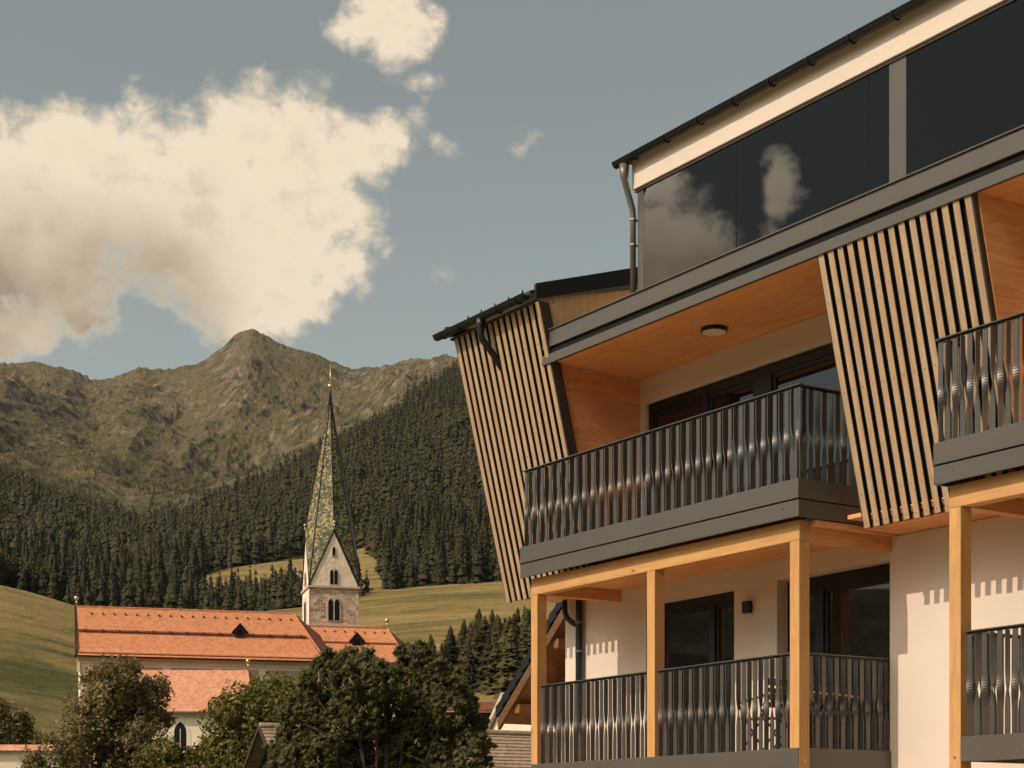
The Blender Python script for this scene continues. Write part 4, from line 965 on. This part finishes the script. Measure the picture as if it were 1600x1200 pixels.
fx = np.concatenate([xp[rest], xq]); fd = np.concatenate([D[rest], Dq]); fh = np.concatenate([H1[rest], H2])
V, T, tn = place(FAR, fx, fd, fh, 5)
me = np_mesh('forest', V, T, [M['spruce']], attrs={'tint': tn}); fo = bpy.data.objects.new('forest', me); col.objects.link(fo); tag(fo, kind='stuff')
print('forest trees', len(fx), 'tris', len(T), 'single', len(single))
TM = {}
def conifer_mesh(k, m):
    if (k, m) not in TM:
        V, T, ti = (LARCH if m == 'larch' else NEAR)[k]; TM[k, m] = np_mesh('conifer', V, T, [M[m]], attrs={'tint': ti})
    return TM[k, m]
def conifer(xp, D, h, label, group, k=None, m='spruce', wide=1.0):
    X, Y, Z = (float(q) for q in xyz(np.array([xp]), np.array([D])))
    o = bpy.data.objects.new('conifer', conifer_mesh(random.randrange(len(NEAR)) if k is None else k, m)); col.objects.link(o)
    w = h * random.uniform(.9, 1.2) * wide; o.location = (X, Y, Z - .3); o.scale = (w, w, h); o.rotation_euler = (0, 0, random.uniform(0, 6.28)); return tag(o, label, 'conifer', group)
for i in single: conifer(float(xp[i]), float(D[i]), float(H1[i]), 'dark spruce in the front ranks of the wood above the meadows', 'spruces at the edge of the wood')
# mixed grove on the meadow right of the church
gx = [(640, 305, 11.5, 'slender dark conifer just right of the choir roof', 0), (655, 322, 13.5, None, 0), (668, 318, 9, None, 0)]
conifer(662, 330, 12.5, 'slender spruce standing clear of the grove right of the choir roof', None, 0, 'spruce', .8)
conifer(690, 345, 11.5, 'narrow spruce at the left end of the grove on the meadow', None, 3, 'spruce', .9)
conifer(596, 330, 10.5, 'thin loose conifer rising behind the choir roof finial', None, 0, 'larch', .85)
gr = np.random.default_rng(3)
for i in range(70):
    x = gr.uniform(672, 850); d = gr.uniform(330, 425); top = np.interp(x, [670, 700, 735, 760, 790, 805, 850], [8.5, 10, 12.5, 13.5, 13, 15.5, 14])
    conifer(float(x), float(d), float(top * gr.uniform(.6, 1.05)), 'shaggy olive green conifer of the grove between church and hotel', 'conifers of the grove on the meadow', None, 'larch' if gr.random() < .8 else 'spruce', 1.75)
for x, d, h in ((-75, 300, 13), (-50, 318, 11), (-100, 330, 14)): conifer(x, d, h, 'dark conifer at the left edge of the meadow', 'conifers left of the meadow')

# ------------------------------------------------------------------ trees in the village
def leaf_cloud(clumps, n, size, seed, elong=1.5, shell=.55, droop=0.0, jag=.25):
    """clumps: (x,y,z,r). Leaf-sized quads through the outer part of every clump, facing outwards and up"""
    r_ = np.random.default_rng(seed); C = np.array(clumps, float); w = C[:, 3] ** 2; w /= w.sum(); k = r_.choice(len(C), n, p=w)
    d = r_.normal(size=(n, 3)); d /= np.linalg.norm(d, axis=1)[:, None]
    # ragged outline: the radius varies over the clump's surface
    rr = C[k, 3] * (1 + jag * (vnoise(d[:, 0] * 3 + k * 7.1 + 50, d[:, 1] * 3 + d[:, 2] * 2 + 50, seed) - .5) * 2) * (shell + (1 - shell) * r_.uniform(0, 1, n) ** .5)
    P = C[k, :3] + d * rr[:, None]; P[:, 2] -= droop * np.abs(r_.normal(size=n)) * C[k, 3]
    nrm = d * .6 + r_.normal(scale=.75, size=(n, 3)) + np.array([-.25, 0, .45]); nrm /= np.linalg.norm(nrm, axis=1)[:, None]
    t1 = np.cross(nrm, r_.normal(size=(n, 3))); t1 /= np.linalg.norm(t1, axis=1)[:, None]; t2 = np.cross(nrm, t1)
    s_ = (size * r_.uniform(.6, 1.3, n))[:, None]
    V = np.stack([P - t1 * s_ * elong * .5, P + t2 * s_ * .42, P + t1 * s_ * elong * .5, P - t2 * s_ * .42], 1).reshape(-1, 3)
    Q = np.arange(4 * n).reshape(n, 4); ti = np.clip(r_.normal(.45, .25, n) + .25 * (vnoise(P[:, 0] * 1.3 + 90, P[:, 2] * 1.3 + P[:, 1] + 90, seed + 3) - .5) * 2, 0, 1)
    return V, Q, np.repeat(ti, 4)
def limbs(base, clumps, r0, seed, fork=.35):
    mb = MB(); rr = random.Random(seed); top = max(c[2] for c in clumps); cx_ = sum(c[0] for c in clumps) / len(clumps)
    tp = [Vector(base), Vector((base[0] + .05, base[1], base[2] + (top - base[2]) * fork)), Vector((cx_, base[1], base[2] + (top - base[2]) * .85))]
    mb.tube(tp, [r0, r0 * .7, r0 * .2], 9)
    for c in clumps:
        t_ = rr.uniform(.25, .8); st = tp[0].lerp(tp[2], t_) if t_ > .5 else tp[0].lerp(tp[1], t_ + .4); e = Vector(c[:3])
        mid_ = st.lerp(e, .5) + Vector((rr.uniform(-.1, .1), rr.uniform(-.1, .1), -.12 * (e - st).length))
        mb.tube([st, mid_, e], [r0 * .28, r0 * .16, r0 * .05], 6)
    return mb
M['maple'] = foliage('maple_leaves', (.062, .070, .018), (.34, .30, .095), .32)
M['willow'] = foliage('brownish_fine_leaves', (.070, .062, .024), (.34, .27, .13), .3)
M['pine'] = foliage('pine_needles', (.040, .046, .018), (.30, .26, .11), .15)
def px_clumps(D, lst, seed, depth=1.0):
    r_ = random.Random(seed); out = []
    for x, y, r in lst:
        rad = r / F * D; p = at(x, y, D); out.append((p.x, p.y + r_.uniform(-1, 1) * depth, p.z, rad))
    return out
def tree(name, base, clumps, m, n, size, label, cat, seed, r0=.16, **kw):
    o = empty(name, base); tag(o, label, cat); L_ = [(c[0] - base[0], c[1] - base[1], c[2] - base[2], c[3]) for c in clumps]
    limbs((0, 0, 0), L_, r0, seed).build('trunk', M['bark'], o, True)
    V, Q, ti = leaf_cloud(L_, n, size, seed, **kw); me = np_mesh('crown', V, Q, [M[m]], attrs={'tint': ti}); c = bpy.data.objects.new('crown', me); col.objects.link(c); c.parent = o
    return o
# loose fine-leaved tree on the left
cl = px_clumps(58, [(185, 1060, 34), (150, 1075, 34), (215, 1075, 34), (180, 1090, 45), (140, 1110, 40), (225, 1110, 38), (245, 1075, 22), (180, 1140, 52), (125, 1150, 36), (232, 1150, 30), (165, 1190, 60), (105, 1195, 40), (215, 1190, 38), (120, 1240, 50), (190, 1250, 60), (75, 1230, 34), (60, 1190, 22), (250, 1120, 16), (135, 1055, 16), (215, 1045, 16)], 1, 1.0)
tree('broadleaf_tree', at(165, 1310 + 1.6 * F / 58, 58), cl, 'willow', 34000, .085, 'loose olive brown broadleaf tree with fine drooping leaves in front of the nave', 'tree', 31, .14, elong=2.0, shell=.25, droop=.16, jag=.6)
cl = px_clumps(64, [(420, 1085, 36), (460, 1095, 34), (380, 1110, 36), (430, 1120, 50), (355, 1140, 40), (400, 1160, 55), (335, 1180, 34), (470, 1140, 45), (360, 1200, 50), (430, 1210, 60), (320, 1225, 36), (385, 1250, 60), (480, 1190, 40), (345, 1110, 18), (400, 1080, 20)], 2, 1.2)
tree('broadleaf_tree', at(410, 1310 + 1.6 * F / 64, 64), cl, 'maple', 30000, .125, 'dense green broadleaf tree in front of the side chapel roof', 'tree', 32, .2, elong=1.3, shell=.55, jag=.5)
cl = px_clumps(54, [(265, 1175, 22), (240, 1195, 28), (285, 1200, 28), (300, 1180, 14), (262, 1225, 40), (320, 1230, 30)], 3, .5)
tree('shrub', at(265, 1310 + 1.6 * F / 54, 54), cl, 'maple', 6000, .11, 'green shrub below the gothic chapel window', 'shrub', 33, .05, elong=1.3, shell=.45, jag=.5)
cl = px_clumps(150, [(12, 1125, 22), (35, 1130, 20), (-15, 1120, 30), (20, 1150, 26), (50, 1152, 16), (-20, 1150, 30)], 4, 1.0)
tree('broadleaf_tree', at(15, 1310 + 1.6 * F / 150, 150), cl, 'willow', 7000, .24, 'rounded reddish brown tree above the tile capped wall', 'tree', 34, .2, elong=1.4, shell=.4, jag=.5)
cl = px_clumps(140, [(68, 1158, 12), (82, 1162, 10), (60, 1168, 10)], 5, .3)
tree('shrub', at(70, 1310 + 1.6 * F / 140, 140), cl, 'willow', 1500, .2, 'small brown shrub just above the tile capped wall', 'shrub', 35, .06, shell=.4, jag=.5)
# round-headed trees where the left meadow meets the wood
for x, d, h in ((10, 640, 12), (38, 655, 13), (70, 660, 11), (-20, 630, 12)):
    X, Y, Z = (float(q) for q in xyz(np.array([float(x)]), np.array([float(d)]))); r_ = random.Random(x)
    cl = [(X + r_.uniform(-3, 3), Y + r_.uniform(-3, 3), Z + h * r_.uniform(.35, .85), h * r_.uniform(.2, .3)) for _ in range(9)]
    o = tree('broadleaf_tree', Vector((X, Y, Z - .3)), cl, 'larch', 2500, .8, 'round headed tree where the left meadow meets the wood', 'tree', 50 + x, .3, shell=.4, jag=.5); o['group'] = 'round trees above the left meadow'
# mountain pine: clumps of needle tufts
def pine(base, clumps, label, seed, tufts, nl=.16, per=18):
    o = empty('pine_tree', base); tag(o, label, 'pine'); r_ = np.random.default_rng(seed)
    L_ = [(c[0] - base[0], c[1] - base[1], c[2] - base[2], c[3]) for c in clumps]
    limbs((0, 0, 0), L_, .17, seed, .3).build('trunk', M['bark'], o, True)
    C = np.array(L_); w = C[:, 3] ** 2; w /= w.sum(); k = r_.choice(len(C), tufts, p=w); d = r_.normal(size=(tufts, 3)); d[:, 2] += .25; d /= np.linalg.norm(d, axis=1)[:, None]
    rr = C[k, 3] * (1 + .35 * (vnoise(d[:, 0] * 3 + k * 5.3 + 40, d[:, 1] * 3 + d[:, 2] * 3 + 40, seed) - .5) * 2) * r_.uniform(.5, 1, tufts) ** .35
    P = C[k, :3] + d * rr[:, None]; ax = d + np.array([0, 0, .55]) + r_.normal(scale=.25, size=(tufts, 3)); ax /= np.linalg.norm(ax, axis=1)[:, None]
    n = tufts * per; sz = r_.uniform(.75, 1.25, tufts); axn = np.repeat(ax, per, 0); szn = np.repeat(sz, per); Pn = np.repeat(P, per, 0) + axn * (r_.uniform(-.25, .25, n) * nl * szn)[:, None]
    nd = axn * .55 + r_.normal(scale=.75, size=(n, 3)); nd /= np.linalg.norm(nd, axis=1)[:, None]; sd = np.cross(nd, r_.normal(size=(n, 3))); sd /= np.linalg.norm(sd, axis=1)[:, None]
    ln = (nl * szn * r_.uniform(.6, 1.05, n))[:, None]; wd = .013
    V = np.stack([Pn - sd * wd, Pn + sd * wd, Pn + nd * ln], 1).reshape(-1, 3); T = np.arange(3 * n).reshape(n, 3)
    # core added to every tuft: blocks light, its shade put into a darker tint
    oc = np.array([(1, 0, 0), (-1, 0, 0), (0, 1, 0), (0, -1, 0), (0, 0, 1), (0, 0, -1)], float); of = np.array([(0, 2, 4), (2, 1, 4), (1, 3, 4), (3, 0, 4), (2, 0, 5), (1, 2, 5), (3, 1, 5), (0, 3, 5)])
    V2 = (P[:, None] + oc[None] * (nl * .52 * sz)[:, None, None] * r_.uniform(.7, 1.25, (tufts, 6, 1))).reshape(-1, 3); T2 = (of[None] + (np.arange(tufts) * 6)[:, None, None]).reshape(-1, 3) + len(V)
    t0 = np.clip(r_.normal(.42, .25, tufts), 0, 1); ti = np.concatenate([np.repeat(np.clip(t0 + .1, 0, 1), per * 3), np.repeat(t0 * .6, 6)])
    me = np_mesh('crown', np.concatenate([V, V2]), np.concatenate([T, T2]), [M['pine']], attrs={'tint': ti})
    c = bpy.data.objects.new('crown', me); col.objects.link(c); c.parent = o
cl = px_clumps(42, [(535, 1035, 22), (570, 1042, 22), (505, 1060, 26), (550, 1070, 34), (600, 1068, 26), (640, 1030, 22), (668, 1048, 26), (640, 1070, 32), (690, 1075, 26), (610, 1105, 38), (560, 1115, 40), (500, 1105, 30), (475, 1085, 18), (470, 1140, 34), (520, 1150, 42), (655, 1115, 36), (700, 1110, 26), (725, 1095, 16), (720, 1135, 26), (740, 1165, 22), (690, 1155, 34), (640, 1165, 42), (590, 1165, 44), (450, 1180, 30), (500, 1195, 44), (560, 1215, 50), (630, 1215, 46), (695, 1205, 36), (735, 1195, 22), (440, 1215, 26), (495, 1040, 11), (516, 1030, 12), (545, 1019, 12), (572, 1026, 12), (590, 1046, 12), (630, 1016, 12), (655, 1018, 12), (682, 1036, 12), (702, 1050, 12), (720, 1076, 12), (736, 1102, 12), (749, 1132, 13), (761, 1166, 12), (756, 1192, 13), (455, 1122, 12), (447, 1152, 12), (460, 1096, 11), (481, 1066, 12), (612, 1050, 11), (520, 1250, 50), (620, 1260, 50), (700, 1245, 36)], 6, .9)
pine(at(600, 1310 + 1.6 * F / 42, 42), cl, 'large dark mountain pine with tufted needles in front of the brown barn roof', 61, 8200, .135, 20)

# ------------------------------------------------------------------ village buildings
# barn with brown tiles behind the pine
PL = at(433, 1136, 48); rd = Vector((.89, .455, 0)).normalized(); fd_ = Vector((.455, -.89, 0)).normalized()
barn = empty('barn', (PL.x, PL.y, 0), math.atan2(rd.y, rd.x)); tag(barn, 'barn with weathered brown tile roof and dark open gable behind the pine', 'barn')
zr_ = PL.z; hw, rise, Ln = 4.2, 3.5, 9.0
mb = MB(); n = 34
for sg in (-1, 1):
    for i in range(n):
        t0, t1 = i / n, (i + 1.12) / n; y0, y1 = sg * hw * t0, sg * hw * t1; z0, z1 = zr_ - rise * t0, zr_ - rise * t1 + .035
        A = [(-.5, y0, z0), (-.5, y1, z1), (-.5, y1, z1 - .03), (-.5, y0, z0 - .04)]; mb.prism(A, [(Ln, p[1], p[2]) for p in A])
mb.build('roof', M['barn_tile'], barn)
MB().tube([(-.5, 0, zr_ + .02), (Ln, 0, zr_ + .02)], .09, 8).build('ridge_tiles', M['barn_tile'], barn)
v = MB()
for sg in (-1, 1):
    A = [(-.54, 0, zr_ + .04), (-.54, sg * (hw + .1), zr_ - rise - .05), (-.54, sg * (hw + .1), zr_ - rise - .17), (-.54, 0, zr_ - .09)]; v.prism(A, [(-.503, p[1], p[2]) for p in A])
v.build('verge_board', M['dark_wood'], barn)
A = [(-.1, -hw + .3, 0), (-.1, hw - .3, 0), (-.1, hw - .3, zr_ - rise + .18), (-.1, 0, zr_ - .1), (-.1, -hw + .3, zr_ - rise + .18)]; MB().prism(A, [(Ln - .3, p[1], p[2]) for p in A]).build('wall', M['black'], barn)  # black wall stands in for the shade inside the open gable
# white house beyond the barn ridge
W = at(782, 1106, 62); wh = empty('white_house', (W.x, W.y, 0), R(-42)); tag(wh, 'white plastered house gable showing above the barn roof beside the hotel', 'house')
A = [(-1.7, 0, 0), (6.0, 0, 0), (6.0, 0, W.z + .9), (0.25, 0, W.z + .35), (-1.7, 0, W.z - 3.0)]; MB().prism(A, [(p[0], 7, p[2]) for p in A]).build('wall', M['plaster_old'], wh)
A = [(-1.95, -.2, W.z - 3.0), (.25, -.2, W.z + .38), (6.1, -.2, W.z + .92), (6.1, -.2, W.z + 1.02), (.2, -.2, W.z + .5), (-2.1, -.2, W.z - 3.0)]; MB().prism(A, [(p[0], 7.3, p[2]) for p in A]).build('roof', M['quoin'], wh)
# long shed with a rusty roof
S0 = at(640, 1090, 76); sh = empty('shed', (S0.x, S0.y, 0), R(4)); tag(sh, 'low shed with rust red roof and dark wall right of the pine', 'shed')
A = [(0, -.55, S0.z - .48), (0, 1.5, S0.z), (0, 1.5, S0.z - .12), (0, -.55, S0.z - .58)]; MB().prism(A, [(5.2, p[1], p[2] - .08) for p in A]).build('roof', M['hip_tile'], sh)
MB().box(.3, 5.0, 0, 3, 0, S0.z - .62).build('wall', M['dark_wood'], sh); MB().box(2.5, 2.65, -.3, -.15, 0, S0.z - .6).build('post', M['old_wood'], sh)
# churchyard wall at the lower left
Q0 = at(-40, 1163, 112); cw = empty('boundary_wall', (Q0.x, Q0.y, 0), R(3)); tag(cw, 'plastered boundary wall with orange tile capping at the lower left', 'wall')
MB().box(0, 6.6, 0, .4, 0, Q0.z - .35).build('wall', M['plaster_old'], cw)
A = [(-.1, -.35, Q0.z - .40), (-.1, .2, Q0.z), (-.1, .75, Q0.z - .40)]; MB().prism(A, [(6.8, p[1], p[2]) for p in A]).build('tile_capping', M['chapel_tile'], cw)
# old house with timber gable right behind the hotel's corner
p = HC + HU * -9.4 + HN * 4.0; th = empty('timber_gable_house', (p.x, p.y, 0), math.atan2(-.8385, .5449)); tag(th, 'old house with dark tiled eaves and brown timber gable at the hotel corner', 'house')
RZ, EX, EZ = 6.50, -2.97, 3.93
rf = MB(); n = 14
for sg, ex in ((-1, EX), (1, 2.15)):
    ez = RZ + (EZ - RZ) * abs(ex / EX)
    for i in range(n):
        t0, t1 = i / n, (i + 1.1) / n; A = [(ex * t0, 0, RZ + (ez - RZ) * t0), (ex * t1, 0, RZ + (ez - RZ) * t1 + .06), (ex * t1, 0, RZ + (ez - RZ) * t1 - .13), (ex * t0, 0, RZ + (ez - RZ) * t0 - .19)]
        rf.prism(A, [(q[0], 9, q[2]) for q in A])
ro = rf.build('roof', M['trim_dark'], th)
v = MB()
for ex in (EX, 2.15):
    ez = RZ + (EZ - RZ) * abs(ex / EX); A = [(0, .02, RZ - .20), (ex * 1.0, .02, ez - .20), (ex * .99, .02, ez - .38), (0, .02, RZ - .40)]; v.prism(A, [(q[0], .08, q[2]) for q in A])
v.build('verge_board', M['verge_wood'], th)
A = [(EX + .04, .085, EZ - .20), (0, .085, RZ - .20), (2.1, .085, 4.5), (2.1, .085, 4.44), (0, .085, RZ - .27), (EX + .04, .085, EZ - .27)]; MB().prism(A, [(q[0], 8.9, q[2]) for q in A]).build('roof_boarding', M['old_wood'], th)
A = [(EX + .35, .75, 3.84), (2.0, .75, 3.84), (2.0, .75, 4.62), (0, .75, RZ - .28), (EX + .35, .75, 3.98)]; MB().prism(A, [(q[0], .9, q[2]) for q in A]).build('timber_gable', M['old_wood'], th)
MB().box(EX + .5, 2.0, .95, 8.8, 0, 4.0).build('wall', M['plaster_old'], th)
for x, z in ((EX + .55, 4.06), (-1.2, 5.1), (0, 6.1)): MB().box(x - .07, x + .07, .09, .95, z - .24, z - .08).build('purlin', M['old_wood'], th)

# thin mountain air: even haze over the whole valley
mb = MB(); mb.box(-9500, 9500, -9500, 9500, -80, 2600); m = bpy.data.materials.new('haze'); m.use_nodes = True; g = G(m.node_tree); g.n.clear()
out = g.node('ShaderNodeOutputMaterial'); v = g.node('ShaderNodeVolumePrincipled'); v.inputs['Density'].default_value = .000014; v.inputs['Color'].default_value = (.92, .94, .96, 1); v.inputs['Anisotropy'].default_value = .3
g.l.new(v.outputs[0], out.inputs['Volume']); tag(mb.build('haze', m), kind='stuff')
